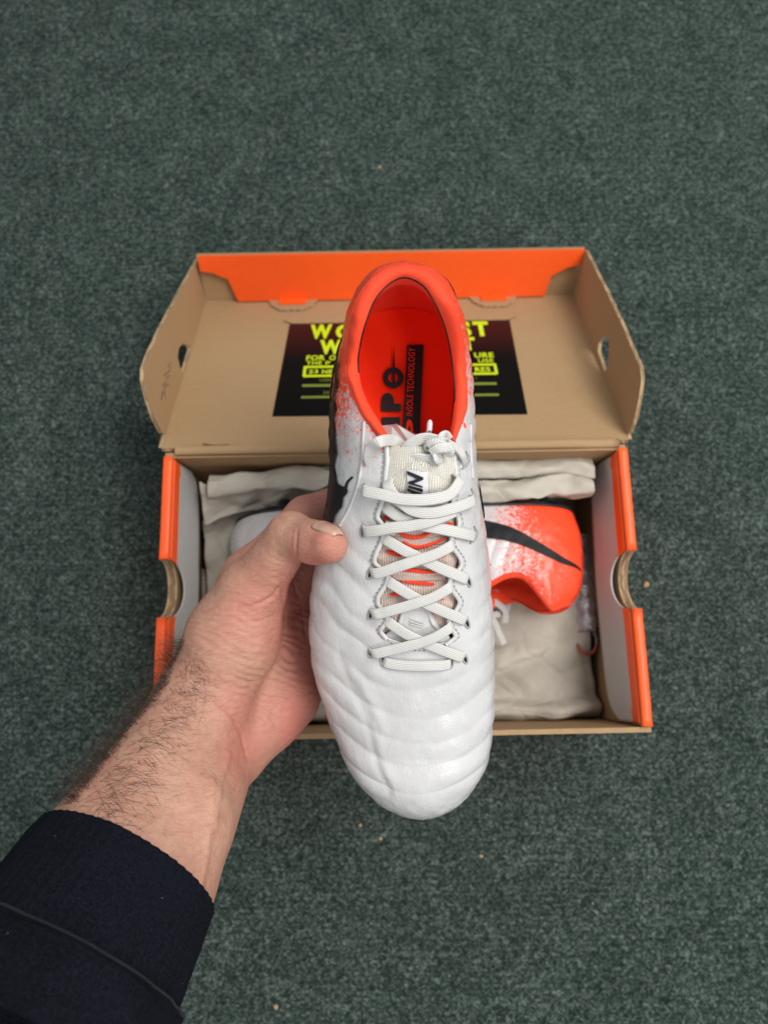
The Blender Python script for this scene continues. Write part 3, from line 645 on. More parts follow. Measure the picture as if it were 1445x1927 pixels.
# collar band, black seam line, lining, insole
out_px = open_px[19:41]                                       # (706,819) .. (860,826) round the heel
seam_px = [(735, 826), (712, 790), (696, 764), (682, 735), (676, 708), (674, 680), (676, 661), (682, 631), (692, 598), (706, 564), (732, 535), (761, 523), (794, 537), (815, 566), (830, 598), (840, 628), (847, 661), (852, 699), (855, 735), (854, 765), (850, 798), (845, 826)]
NC = 160
co = catmull(out_px, 600); co = resample(co, NC); cs = resample(catmull(seam_px, 600), NC)
Ed = G[:, -1]; epx, epy = proj_local(Ed); kl = np.arange(0, NY + NH // 2); kr = np.arange(NY + NH // 2, 2 * NY + NH - 2)
k0 = kl[(epy[kl] > 827)].max() + 1; k1 = kr[(epy[kr] > 833)].min()
Po = resample(Ed[k0:k1], NC); hs = Po[:, 2].copy(); k_ = np.ones(9) / 9; hs = np.convolve(np.pad(hs, 4, 'edge'), k_, 'valid')
Ps = np.array([loc_px(a, b, h + .0005) for (a, b), h in zip(cs, hs)])
rows = []
for t in np.linspace(0, 1, 12):
    b = math.sin(math.pi * min(1, t * 1.02)) ** .7
    p = Po * (1 - t) + Ps * t; p = p.copy(); p[:, 2] += .0036 * b - .0012 * (t < .01); rows.append(p)
P0 = Po.copy(); P0[:, 2] -= .003; rows.insert(0, P0)
ins_y = lambda py: loc_px(757, py, .014)[1]
ins_px = [(735, 862), (712, 830), (693, 790), (680, 750), (672, 710), (668, 680), (669, 650), (675, 625), (686, 606), (703, 592), (730, 584), (758, 582), (786, 584), (812, 592), (830, 606), (842, 626), (849, 650), (852, 680), (853, 710), (852, 750), (848, 790), (842, 862)]
ci = resample(catmull(ins_px, 600), NC); Pi = np.array([loc_px(a, b, .014) for a, b in ci])
print('collar h', Po[:, 2].min(), Po[NC // 2], Po[0], 'thumb site', surf(640, 1025)[0], surf(625, 1030)[0], flush=True)
V = np.array(rows) + .0003 * fbm(np.array(rows) * 120, 2)[..., None] * np.array([.3, .3, 1]); mesh_obj('collar', V.reshape(-1, 3), grid_faces(len(rows), NC), M['collar'], boot)
lin = []
cen = np.array([XA, 0, 0])
for t in np.linspace(0, 1, 22):
    p = Ps * (1 - t) + Pi * t; p = p.copy()
    outw = np.c_[p[:, 0] - XA, np.where(p[:, 1] > Y_A - .01, p[:, 1] - Y_A + .01, 0), np.zeros(NC)]; outw /= np.linalg.norm(outw, axis=1)[:, None] + 1e-9
    p[:, 2] = Ps[:, 2] * (1 - t) + Pi[:, 2] * t
    p += outw * (.0045 * math.sin(math.pi * t) - .0022 * math.sin(math.pi * min(1, t * 3)))
    p += outw * (.0012 * fbm(np.c_[p[:, 0] * 70, p[:, 1] * 70, p[:, 2] * 45], 3) * math.sin(math.pi * t))[:, None]
    lin.append(p)
mesh_obj('lining', np.array(lin).reshape(-1, 3), grid_faces(22, NC), M['collar'], boot)
sm = Ps.copy(); sm[:, 2] += .0004
sel = slice(int(NC * .20), int(NC * .90)); n_s = len(sm[sel])
V, Fc, _ = sweep(sm[sel], .00042, .00036, np.tile([0, 0, 1.0], (n_s, 1)), 6, 1); mesh_obj('seam', V, Fc, M['black'], boot)
V, Fc, _ = sweep(np.array([Po[i] * .96 + Ps[i] * .04 + [0, 0, .0004] for i in range(8, NC - 8)]), .0004, .0003, np.tile([0, 0, 1.0], (NC - 16, 1)), 6, 1); mesh_obj('seam', V, Fc, M['thread_orange'], boot)
o = [(745, 880)] + [(x_, y_) for x_, y_ in ins_px] + [(835, 880)]
fwd = [loc_px(835, 880, .014), loc_px(862, 1000, .014), loc_px(862, 1200, .014), loc_px(650, 1200, .014), loc_px(668, 1000, .014), loc_px(742, 880, .014)]
oo = resample(catmull(ins_px, 200), 80); V = [loc_px(a, b, .014) for a, b in oo] + fwd[1:5]
L_ = np.array(V[:80]); Lh, Rh = L_[:40], L_[40:][::-1]
nb = 14; V = np.array([Lh[i] * (1 - t) + Rh[i] * t + np.array([0, 0, .0030 * (2 * t - 1) ** 2 + .006 * smoothstep(25, 40, i) * 0]) for i in range(40) for t in np.linspace(0, 1, nb)])
mesh_obj('insole', V, grid_faces(40, nb), M['insole'], boot)
ext = np.array([loc_px(a, b, .0138) for a, b in ((735, 858), (842, 858), (862, 1000), (862, 1180), (655, 1180), (672, 1000))])
mesh_obj('insole_front', ext, [(0, 1, 2, 5), (5, 2, 3, 4)], M['insole'], boot)
# insole print: black band and lettering
IH = .0150
def q_local(pts, h, name, m, th=.0003):
    P = np.array([loc_px(a, b, h) for a, b in pts]); n_ = len(P); V = np.vstack([P, P - [0, 0, th]])
    Fc = [tuple(range(n_))[::-1]] + [(i, (i + 1) % n_, (i + 1) % n_ + n_, i + n_) for i in range(n_)]
    return mesh_obj(name, V, Fc, m, boot, False)
def seg_strip(p, q, w, h, name, m, k=10):
    """a printed strip that follows the dished insole"""
    p, q = np.array(p, float), np.array(q, float); d = (q - p) / np.linalg.norm(q - p); nn = np.array([-d[1], d[0]])
q_local([(766, 649), (797, 648), (789, 832), (757, 832)], IH + .0012, 'print_band', M['black'])
rot90 = Matrix.Rotation(math.radians(90 - 2.2), 4, 'Z')
def ins_text(body, px, py, hpx, m, bold, sx=1.0, shear=0.0, align='LEFT', lift=.0018, spacing=1.0):
    size = hpx / F_PX * (BD - IH) / .70
    p = loc_px(px, py, IH + lift); return text(body, 'lettering', m, boot, size, Matrix.Translation(p) @ rot90, align, bold, spacing, sx, shear)
def ins_fit(body, x_left, x_right, y_bot, y_top, m, bold, shear, lift, dx=0.0):
    """lettering reading up the insole: x_left is the top of the letters, y_bot where the word starts; dx leans the line"""
    o = text(body, 'lettering', m, boot, 1.0, Matrix.Identity(4), 'LEFT', bold, 1.06, 1.0, shear, .0); co = np.array([v.co for v in o.data.vertices]); a, b_ = co.min(0), co.max(0)
    for v in o.data.vertices:
        fx, fy = (v.co.x - a[0]) / (b_[0] - a[0]), (v.co.y - a[1]) / (b_[1] - a[1])
        v.co = Vector(loc_px(x_right + (x_left - x_right) * fy + dx * fx, y_bot + (y_top - y_bot) * fx, IH + lift))
    return o
ins_fit('INSOLE TECHNOLOGY', 764, 776, 783, 654, M['collar'], .0, .12, .0018, 5)
ins_fit('P', 763, 785, 829, 789, M['collar'], .04, .12, .0018, 1)
ins_fit('P', 717, 755, 774, 739, M['black'], .07, 0, .0018)
ins_fit('M', 718, 753, 838, 785, M['black'], .08, 0, .0018)
oc = (740, 711)
ring = []
for i, a in enumerate(np.linspace(0, 2 * np.pi, 40, endpoint=False)):
    ring.append([loc_px(oc[0] + r_ * math.cos(a), oc[1] + r_ * 1.02 * math.sin(a), IH + .0016) for r_ in (19.5, 9.5)])
V = np.array(ring).reshape(-1, 3); mesh_obj('logo_ring', V, grid_faces(40, 2, cu=True)[:, ::-1], M['black'], boot, False)
q_local([(741.3, 650), (743.2, 690), (743.4, 724), (737.6, 724), (738.4, 690)], IH + .0019, 'logo_needle', M['black'])
# swoosh on both sides
up = [(.121, .0505), (.10, .0490), (.08, .0450), (.06, .0410), (.04, .0375), (.024, .0350), (.016, .0365), (.013, .0410), (.0125, .047), (.0135, .054), (.016, .060)]
lo = [(.121, .0490), (.10, .0400), (.08, .0300), (.06, .0215), (.04, .0155), (.02, .0125), (.004, .0150), (-.003, .0225), (-.0035, .032), (.003, .045), (.0145, .0595)]
uu, ll = catmull(up, 90), catmull(lo, 90)
for s in (-1, 1):
    V = []
    for a, b in zip(uu, ll):
        for t in np.linspace(0, 1, 10):
            y, h = a * (1 - t) + b * t; h += .002 * (s < 0) + (s > 0) * (.011 * smoothstep(.055, .121, y) + .0035 * (1 - t) * -1 * smoothstep(.12, .06, y))
            if y > Y_A:
                ph = math.asin(min(.95, (y - Y_A) / .031)); org = Vector((XA, Y_A, h)); dr = Vector((s * math.cos(ph), math.sin(ph), 0))
            else: org = Vector((cxy(y), y, h)); dr = Vector((s, 0, 0))
            hit = bvh.ray_cast(org, dr)
            if hit[0] is None: hit = bvh.find_nearest(org + dr * .04)
            nn = hit[1] if hit[1].dot(dr) > 0 else -hit[1]; V.append(np.array(hit[0] + nn * .0008))
    o = mesh_obj('side_logo', np.array(V), grid_faces(90, 10) if s > 0 else grid_faces(90, 10)[:, ::-1], M['swoosh'], boot)
lrows = np.array([(652, 642, 643), (675, 637, 639.5), (693, 633, 638), (719, 632, 638.5), (750, 627.5, 632), (758, 626, 632.5), (770, 625, 635.5), (788, 624, 630.5), (817, 624, 633.5), (855, 623.5, 636.5), (877, 624, 631), (900, 622.5, 635), (911, 621, 638.5), (917, 620, 652), (922, 619, 658), (929, 618, 656), (936, 617, 648.5), (953, 615, 647), (971, 613, 632.5), (983, 612, 631)])
V = []
for py in np.linspace(652, 983, 150):
    a, b = np.interp(py, lrows[:, 0], lrows[:, 1]), np.interp(py, lrows[:, 0], lrows[:, 2])
    for t in np.linspace(0, 1, 9): p, nn = surf(a + (b - a) * t, py); V.append(p + nn * .0010)
mesh_obj('side_logo', np.array(V), grid_faces(150, 9), M['swoosh'], boot)
P, N_ = surf_path([(652, 919), (656, 907), (665, 898)], .0006, 16); V, Fc, _ = sweep(P, .0011 * np.linspace(1, .4, 16), .0005, N_, 8, 1); mesh_obj('side_logo', V, Fc, M['swoosh'], boot)
# panel seams with piping, stitching
def dashes(path, lift, ln, gap, r, name, m):
    P, N_ = surf_path(path, lift, 200); s = np.r_[0, np.cumsum(np.linalg.norm(np.diff(P, axis=0), axis=1))]; parts = []; t = 0
    while t + ln < s[-1]:
        tt = np.linspace(t, t + ln, 4); parts.append(sweep(np.stack([np.interp(tt, s, P[:, k]) for k in range(3)], 1), r, r, None, 5, 1)[:2]); t += ln + gap
    V, Fc, _ = join(parts); return mesh_obj(name, V, Fc, m, boot)
for pts in ([(686, 792), (684, 830), (682, 868), (674, 915), (658, 958), (641, 988)], [(884, 800), (884, 850), (888, 900)]):
    P, N_ = surf_path(pts, .0004, 60); V, Fc, _ = sweep(P, .0008, .0007, N_, 8, 1); mesh_obj('piping', V, Fc, M['white'], boot)
right_edge = [(853, 842), (853, 868), (856, 890), (853, 927), (850, 946), (858, 968), (861, 989), (848, 1011), (848, 1027), (864, 1051), (864, 1068), (847, 1086), (846, 1105), (862, 1130), (856, 1148), (843, 1165), (844, 1178), (855, 1197), (837, 1213)]
left_edge = open_px[:18]
for e_, dx in ((left_edge, -1), (right_edge, 1)):
    P, N_ = surf_path([(a + dx * 1.5, b) for a, b in e_], .0003, 160); V, Fc, _ = sweep(P, .0012, .0009, N_, 8, 1); mesh_obj('eyestay_edge', V, Fc, M['white'], boot)
    dashes([(a + dx * 9, b) for a, b in e_], .0002, .0016, .0009, .00026, 'stitching', M['grey'])
dashes([(762, 1221), (780, 1224), (808, 1224)], .0002, .0012, .0010, .0003, 'stitching', M['grey'])
dashes([(729, 1203), (745, 1216), (760, 1221)], .0002, .0012, .0009, .0003, 'stitching', M['grey'])
dashes([(833, 1214), (822, 1219), (810, 1224)], .0002, .0012, .0009, .0003, 'stitching', M['grey'])
# tongue: white leather root, knitted body, rolled top
def tongue(name, py0, py1, m, off, n=70, nc=26, extra=None):
    V, UV = [], []; tx0 = [(1240, 715, 860), (1100, 700, 870), (960, 704, 872), (930, 712, 866), (900, 722, 862), (865, 727, 860), (846, 731, 855)]
    tab = np.array(tx0)[::-1]
    for i, py in enumerate(np.linspace(py0, py1, n)):
        a = np.interp(py, tab[:, 0], tab[:, 1]); b = np.interp(py, tab[:, 0], tab[:, 2])
        for j, t in enumerate(np.linspace(0, 1, nc)):
            px = a + (b - a) * t; p, nn = surf(px, py); o_ = off(py, t); V.append(p + nn * o_); UV.append((t, (1240 - py) / 400))
    return np.array(V).reshape(n, nc, 3), np.array(UV).reshape(n, nc, 2)
def toff(py, t):
    e = (2 * t - 1) ** 2
    return -.0030 + .0062 * smoothstep(958, 915, py) * (1 - .6 * e) + .0004 * math.sin(py * .21) * smoothstep(960, 1010, py)
V, UV = tongue('tongue', 1196, 850, M['knit'], toff)
last = V[-1]; rolls = []
for k, (dy, dh) in enumerate(((.0012, -.0004), (.0026, -.0018), (.0034, -.0042), (.0030, -.008), (.0015, -.014), (-.003, -.022), (-.010, -.030))):
    r_ = last.copy(); r_[:, 1] += dy; r_[:, 2] += dh; rolls.append(r_)
V = np.concatenate([V, np.array(rolls)]); uvr = np.array([UV[-1] + [0, .004 * (k + 1)] for k in range(7)]); UV = np.concatenate([UV, uvr])
V[..., 2] += .0002 * fbm(V * 300, 2)
tg = mesh_obj('tongue', V.reshape(-1, 3), grid_faces(V.shape[0], 26)[:, ::-1], M['knit'], boot, True, None, UV.reshape(-1, 2))
tg.modifiers.new('thick', 'SOLIDIFY').thickness = .0022
rt = np.array([(1144, 772, 796), (1146, 764, 804), (1152, 758, 811), (1164, 752, 817), (1176, 747, 823), (1188, 738, 832), (1198, 724, 846), (1215, 716, 856), (1242, 714, 860)], float); V = []
for py in np.linspace(1144, 1242, 44):
    a, b = np.interp(py, rt[:, 0], rt[:, 1]), np.interp(py, rt[:, 0], rt[:, 2])
    for t in np.linspace(0, 1, 22): p, nn = surf(a + (b - a) * t, py); V.append(p + nn * (-.0016))
tr = mesh_obj('tongue_root', np.array(V), grid_faces(44, 22), M['white'], boot); tr.modifiers.new('thick', 'SOLIDIFY').thickness = .0012
def on_tongue(px, py, lift):
    p, nn = surf(px, py); return p + nn * (toff(py, .5) + lift)
P = np.array([on_tongue(a, b, .0016) for a, b in catmull([(747, 1186), (754, 1170), (761, 1152), (772, 1146), (798, 1147), (806, 1153), (814, 1172), (824, 1186)], 50)])
V, Fc, _ = sweep(P, .0011, .0006, np.tile([0, 0, 1.0], (50, 1)), 8, .9); mesh_obj('root_edging', V, Fc, M['white'], boot)
for k, (a, b) in enumerate((((771, 1166), (797, 1174)), ((771, 1171), (797, 1179)), ((771, 1176), (797, 1184)))):
    P = np.array([on_tongue(*p, .0016) for p in np.linspace(a, b, 8)]); V, Fc, _ = sweep(P, .0003, .0005, np.tile([0, 0, 1.0], (8, 1)), 6, 1); mesh_obj('embossed_line', V, Fc, M['white'], boot)
stripes = [[(741, 970), (765, 966), (800, 967), (810, 965)], [(744, 1001), (760, 1010), (776, 1014), (795, 1012), (812, 1004)], [(760, 1022), (775, 1030), (790, 1032), (806, 1028), (842, 1015)], [(727, 1041), (740, 1044), (752, 1048)], [(810, 1052), (825, 1050), (841, 1047)],
           [(741, 1073), (760, 1075), (800, 1078), (824, 1079)], [(757, 1097), (780, 1100), (800, 1102), (818, 1103)], [(734, 1122), (750, 1121), (762, 1124)], [(810, 1127), (824, 1129), (834, 1131)], [(751, 1150), (760, 1148), (766, 1144)], [(808, 1150), (815, 1154), (822, 1156)], [(720, 976), (728, 980)], [(842, 990), (856, 987)]]
for st in stripes:
    d = catmull(st, 30); P = np.array([on_tongue(a, b, .0011) for a, b in d]); P[:, 2] += .0003 * np.sin(np.arange(30) * 2.1)
    wv = .0010 * np.sin(np.linspace(.25, math.pi - .25, 30)) ** .5
    V, Fc, _ = sweep(P, wv, .0007, np.tile([0, 0, 1.0], (30, 1)), 8, 1); mesh_obj('orange_stripe', V, Fc, M['thread_orange'], boot)
for yy in range(3):                                          # raised knit bars across the middle of the tongue
    py = (1018, 1064, 1088)[yy]; P = np.array([on_tongue(a, py + 5 * math.sin((a - 730) / 110 * math.pi) * (1 if yy == 0 else .3), -.0004) for a in np.linspace(736, 842, 24)])
    V, Fc, uv = sweep(P, .0022, .0009, np.tile([0, 0, 1.0], (24, 1)), 10, .9); mesh_obj('knit_bar', V, Fc, M['knit'], boot, True, None, np.c_[uv[:, 0] * 30, uv[:, 1] * 100 + .3])
# woven label with the visible letters, hanging below the tongue's top edge
def patch(name, quad, m, lift, n=10):
    q = np.array(quad, float); V = []
    for i in np.linspace(0, 1, n):
        for j in np.linspace(0, 1, n):
            p = (q[0] * (1 - i) + q[3] * i) * (1 - j) + (q[1] * (1 - i) + q[2] * i) * j
            t = (p[0] - 732) / 122; s_, nn = surf(*p); V.append(s_ + nn * (toff(p[1], np.clip(t, 0, 1)) + lift))
    return mesh_obj(name, V, grid_faces(n, n), m, boot)
patch('tongue_label', [(767, 884), (801, 889), (804, 934), (765, 934)], M['label'], .0011)
o = text('NIK', 'lettering', M['black'], boot, 1.0, Matrix.Identity(4), 'LEFT', .035, 1.0, 1.0, .35, .0); co = np.array([v.co for v in o.data.vertices]); a, b_ = co.min(0), co.max(0)
for v in o.data.vertices:                                     # reads down the label, tops of the letters to the right
    fx, fy = (v.co.x - a[0]) / (b_[0] - a[0]), (v.co.y - a[1]) / (b_[1] - a[1]); px, py = 768 + 25 * fy, 887 + 56 * fx + 2 * fy
    s_, nn = surf(px, py); v.co = Vector(s_ + nn * (toff(py, (px - 732) / 122) + .0019))
# laces
LW, LT = .0027, .00075
def lace(pts, lift, n=60, ends=(True, True), wid=LW, name='lace', tuck=.0016):
    t = np.linspace(0, 1, n); l_ = np.full(n, lift) + .0010 * np.sin(np.pi * t)
    if ends[0]: l_ = l_ - (lift + tuck) * smoothstep(.035, 0, t)
    if ends[1]: l_ = l_ - (lift + tuck) * smoothstep(.965, 1, t)
    P, N_ = surf_path(pts, l_, n)
    for _ in range(3): P[2:-2] = (P[1:-3] + P[2:-2] * 2 + P[3:-1]) / 4
    V, Fc, uv = sweep(P, wid, LT, N_, 14, .55); return mesh_obj(name, V, Fc, M['lace'], boot, True, None, uv)
lace([(878, 1169), (840, 1151), (800, 1132), (765, 1113), (726, 1090)], .0012)
lace([(874, 1238), (840, 1224), (800, 1207), (765, 1190), (724, 1164)], .0012)
lace([(881, 1092), (845, 1075), (800, 1053), (760, 1033), (718, 1008)], .0012)
lace([(892, 1010), (870, 1004), (830, 994), (785, 984), (750, 970), (722, 950)], .0012)
lace([(697, 1228), (740, 1216), (780, 1205), (815, 1193), (850, 1172)], .0030)
lace([(698, 1155), (740, 1142), (780, 1129), (815, 1117), (850, 1098)], .0030)
lace([(697, 1079), (740, 1064), (780, 1051), (815, 1039), (852, 1021)], .0030)
lace([(683, 998), (730, 990), (775, 983), (815, 973), (858, 955)], .0034)
lace([(721, 1243), (745, 1248), (785, 1250), (825, 1250), (848, 1247)], .0012)
lace([(886, 940), (860, 949), (830, 956), (800, 959), (770, 953), (745, 934), (728, 902)], .0040)
lace([(686, 923), (715, 929), (750, 935), (790, 938), (822, 933), (843, 917), (853, 893)], .0060)
lace([(735, 985), (733, 1005)], .0004, 12); 
def lace3(pts, n=80, wid=LW, up=None, name='lace'):
    P = catmull([loc_px(a, b, h) for a, b, h in pts], n); upv = None if up is None else np.tile(np.array(up, float), (n, 1))
    V, Fc, uv = sweep(P, wid, LT, upv, 14, .55); return mesh_obj(name, V, Fc, M['lace'], boot, True, None, uv)
hA = surf(700, 868)[0][2]; hB = surf(868, 868)[0][2]; hT = surf(790, 870)[0][2]
lace3([(697, 872, hA - .001), (694, 858, hA + .004), (699, 843, hA + .008), (716, 831, hA + .012), (738, 829, hT - .002), (752, 838, hT - .005), (762, 846, hT - .008)], up=(.2, -.2, 1))
lace3([(874, 870, hB - .001), (871, 858, hB + .004), (862, 846, hB + .007), (848, 836, hB + .011), (832, 829, hT + .002), (815, 828, hT + .003)], up=(.6, -.1, 1), wid=.0018)
lace3([(757, 852, hT - .003), (768, 840, hT + .001), (784, 829, hT + .003), (803, 825, hT + .004), (822, 829, hT + .005)], up=(0, -.5, 1))
lace3([(770, 862, hT + .001), (785, 860, hT + .003), (803, 862, hT + .004), (818, 860, hT + .005)], up=(0, -.6, 1), wid=.0020)
kc = loc_px(824, 846, hT + .0045)
kn = []
for k, t in enumerate(np.linspace(0, 2 * np.pi, 120)):
    kn.append(kc + np.array([.0058 * (math.sin(t) + 1.1 * math.sin(2 * t)) * .50, .0046 * (math.cos(t) - 1.15 * math.cos(2 * t)) * .50, .0022 * math.sin(3 * t)]))
V, Fc, uv = sweep(np.array(kn), .0020, .0011, None, 12, .7); mesh_obj('lace_knot', V, Fc, M['lace'], boot, True, None, uv)
lace3([(806, 838, hT + .007), (818, 834, hT + .0085), (832, 838, hT + .0085), (845, 848, hT + .007), (842, 858, hT + .004)], up=(0, -.3, 1), wid=.0024)
lace3([(812, 852, hT + .0075), (824, 844, hT + .0095), (838, 842, hT + .009), (850, 840, hT + .006)], up=(0, -.3, 1), wid=.0022)
lace3([(820, 852, hT + .004), (819, 862, hT + .0035), (817, 874, hT + .003)], 20, .0026, up=(0, 0, 1))
lace3([(826, 836, hT + .002), (832, 822, hT), (838, 818, hT - .004), (844, 826, hT - .006)], up=(0, -.4, 1), wid=.0022)
P = np.array([loc_px(806, 835, hT + .001), loc_px(807, 818, hT - .001), loc_px(809, 791, hT - .004)]); P = catmull(P, 20)
V, Fc, _ = sweep(P, np.r_[np.full(18, .0013), .0011, .0006], np.r_[np.full(18, .0013), .0011, .0006], None, 14, 1); mesh_obj('aglet', V, Fc, M['label'], boot)
p = loc_px(812.5, 818, hT + .0012); text('e', 'lettering', M['black'], boot, .0040, Matrix.Translation(p) @ Matrix.Rotation(math.radians(86), 4, 'Z'), 'LEFT', .00008)
V = [loc_px(a, b, h) for a, b, h in ((714, 801, .060), (738, 799, .066), (746, 797, .070), (800, 829, .074), (780, 846, .078), (735, 845, .074), (722, 824, .068))]
o = mesh_obj('tongue_lining', V, [tuple(range(7))[::-1]], M['white'], boot, False); o.modifiers.new('t', 'SOLIDIFY').thickness = .0006
# eyelets
def eyelet(px, py, ang, a=.0012, b=.0031):
    p, nn = surf(px, py); nn = nn / np.linalg.norm(nn); t1 = np.array([math.cos(ang), -math.sin(ang), 0]); t1 -= nn * (t1 @ nn); t1 /= np.linalg.norm(t1); t2 = np.cross(nn, t1)
    c = np.linspace(0, 2 * np.pi, 25)[:-1]; P = np.array([p + t1 * a * math.cos(t) + t2 * b * math.sin(t) + nn * .0002 for t in c]); P = np.vstack([P, P[:1]])
    V, Fc, _ = sweep(P, .00055, .0005, np.tile(nn, (25, 1)), 6, 1, cap=False)
    hole = np.array([p + t1 * a * math.cos(t) + t2 * b * math.sin(t) + nn * .00025 for t in c]); k0 = len(V)
    V = np.vstack([V, hole]); Fc = list(Fc) + [tuple(range(k0, k0 + 24))]
    mesh_obj('eyelet', V, Fc, [M['grey'], M['black']], boot, True, [0] * (len(Fc) - 1) + [1])
for px, py, a in ((698, 1228, .3), (698, 1155, .3), (697, 1078, .35), (684, 998, .15), (687, 923, -.1), (874, 1239, -.4), (878, 1172, -.4), (881, 1094, -.4), (721, 1243, -.1), (848, 1247, .05)):
    eyelet(px, py, a)
for px, py in ((888, 1008), (883, 938), (695, 868), (873, 868)):
    P, N_ = surf_path([(px - 5, py + 15), (px + 3, py + 6), (px + 7, py - 6), (px + 2, py - 18)] if px > 800 else [(px - 3, py + 8), (px, py), (px - 2, py - 8)], .0004, 24)
    V, Fc, _ = sweep(P, .0011 * np.sin(np.linspace(.2, 2.9, 24)), .0006, N_, 8, .8); mesh_obj('eyelet', V, Fc, M['grey'], boot)

# the mate, mirrored and lying on its side in the box
def copy_tree(o, parent=None):
    c = o.copy(); COL.objects.link(c)
    if parent: c.parent = parent
    for ch in [x for x in bpy.data.objects if x.parent == o]: copy_tree(ch, c)
    return c
mate = bpy.data.objects.new('football_boot', None); COL.objects.link(mate); mate.empty_display_size = .02
for ch in [x for x in boot.children if x.name.split('.')[0] in ('upper', 'sole_plate', 'stud', 'collar', 'lining', 'insole', 'side_logo', 'tongue', 'eyestay_edge', 'seam')]:
    c = ch.copy(); COL.objects.link(c); c.parent = mate
R0 = Matrix(((0, 1, 0), (0, 0, -1), (-1, 0, 0))).to_4x4()
tilt = Matrix.Rotation(math.radians(-5), 4, 'Y') @ Matrix.Rotation(math.radians(2.0), 4, 'Z') @ Matrix.Rotation(math.radians(-12), 4, 'X')
mate.matrix_world = Matrix.Translation((.036, .111, .057)) @ tilt @ R0 @ Matrix.Diagonal((-.93, .93, .80, 1))
tag(mate, 'second football boot lying on its side in the box, black sole towards the lid', 'boot', 'pair of white and orange football boots')

# ------------------------------------------------------------------ tissue paper and small things in the box
_cd = [(rng.uniform(0, math.pi), rng.uniform(.75, 1.6), rng.uniform(0, 9)) for _ in range(7)]
def crumple(P, amp, sc):
    """sharp-edged facets: triangle waves along several directions, warped"""
    Wp = P + .006 * np.stack([vnoise(P * 25 + 2), vnoise(P * 25 + 40), 0 * P[:, 0]], 1); h = 0
    for a, k, f in _cd: h = h + np.abs(((Wp[:, 0] * math.cos(a) + (Wp[:, 1] + Wp[:, 2]) * math.sin(a)) * sc * k + f + .35 * vnoise(P * 18 + f * 7)) % 2 - 1) / k
    return amp * (h / 7 - .45) * 1.5 + amp * .35 * fbm(P * sc * 1.2, 2)
def paper_sheet(corner_px, zs, n, amp, sc, name='tissue_paper', profile=None):
    q = [at_z(a, b, z) for (a, b), z in zip(corner_px, zs)]; nu, nv = n; V = []
    for i in np.linspace(0, 1, nu):
        for j in np.linspace(0, 1, nv):
            V.append((q[0] * (1 - i) + q[1] * i) * (1 - j) + (q[3] * (1 - i) + q[2] * i) * j + (np.array([0, 0, profile(i, j)]) if profile else 0))
    V = np.array(V); V[:, 2] += crumple(V, amp * 1.7, sc); V[:, 1] += crumple(V + 3, amp * .8, sc)
    return V, grid_faces(nu, nv)
t1 = empty('tissue_paper', at_z(750, 900, .05)); o1 = np.array(t1.location)
tag(t1, 'rolled folds of off-white tissue paper along the back wall of the box', 'tissue paper')
def fold(py0, py1, z, x0, x1, name, sag=0):
    """long flattened roll: front half round, back going down to the floor"""
    nu, nv = 90, 22; V = []
    for i in np.linspace(0, 1, nu):
        px = x0 + (x1 - x0) * i; sl = -14 * (i - .5) + sag * (1 - i) ** 2
        A, B = at_z(px, py0 + sl, z), at_z(px, py1 + sl, z - .004)
        for t in np.linspace(0, 1, nv):
            a = math.pi * (t * 1.25 - .12); c = (A + B) / 2; r = np.linalg.norm(A - B) / 2
            V.append(c + np.array([0, r * math.cos(a), r * .8 * math.sin(a)]))
        for dz in (.015, .03, .05): V.append(V[-1] + np.array([0, .006, -dz])); 
    V = np.array(V); V += np.c_[0 * V[:, 0], crumple(V * [.6, 1, 1], .0075, 75), crumple(V * [.6, 1, 1] + 9, .0110, 62)]
    return V, grid_faces(nu, nv + 3)
V, Fc = fold(868, 904, .100, 395, 1114, 'fold', 18); mesh_obj('paper_fold', V - o1, Fc, M['paper'], t1)
V, Fc = fold(903, 945, .102, 700, 1112, 'fold', 6); mesh_obj('paper_fold', V - o1, Fc, M['paper'], t1)
V, Fc = paper_sheet([(378, 912), (640, 872), (640, 930), (384, 990)], (.096, .092, .060, .084), (70, 44), .010, 42); V0 = V
o = mesh_obj('tissue_paper', V, Fc, M['paper']); tag(o, 'crumpled corner of tissue paper at the left end of the box behind the hand', 'tissue paper')
o.modifiers.new('t', 'SOLIDIFY').thickness = .0003
V, Fc = paper_sheet([(383, 982), (545, 930), (620, 1160), (395, 1200)], (.070, .050, .030, .040), (50, 50), .007, 40)
o = mesh_obj('tissue_paper', V, Fc, M['paper']); tag(o, 'shaded sheet of tissue paper under the white toe at the left of the box', 'tissue paper'); o.modifiers.new('t', 'SOLIDIFY').thickness = .0003
def low(i, j): return .012 * smoothstep(.86, .93, j) * (1 - smoothstep(.96, 1.0, j)) + .004 * math.sin(i * 9)
V, Fc = paper_sheet([(380, 1070), (1084, 1050), (1128, 1352), (370, 1368)], (.045, .050, .036, .040), (120, 70), .008, 30, profile=low)
o = mesh_obj('tissue_paper', V, Fc, M['paper']); tag(o, 'broad sheet of tissue paper lining the box below the orange heel', 'tissue paper'); o.modifiers.new('t', 'SOLIDIFY').thickness = .0003
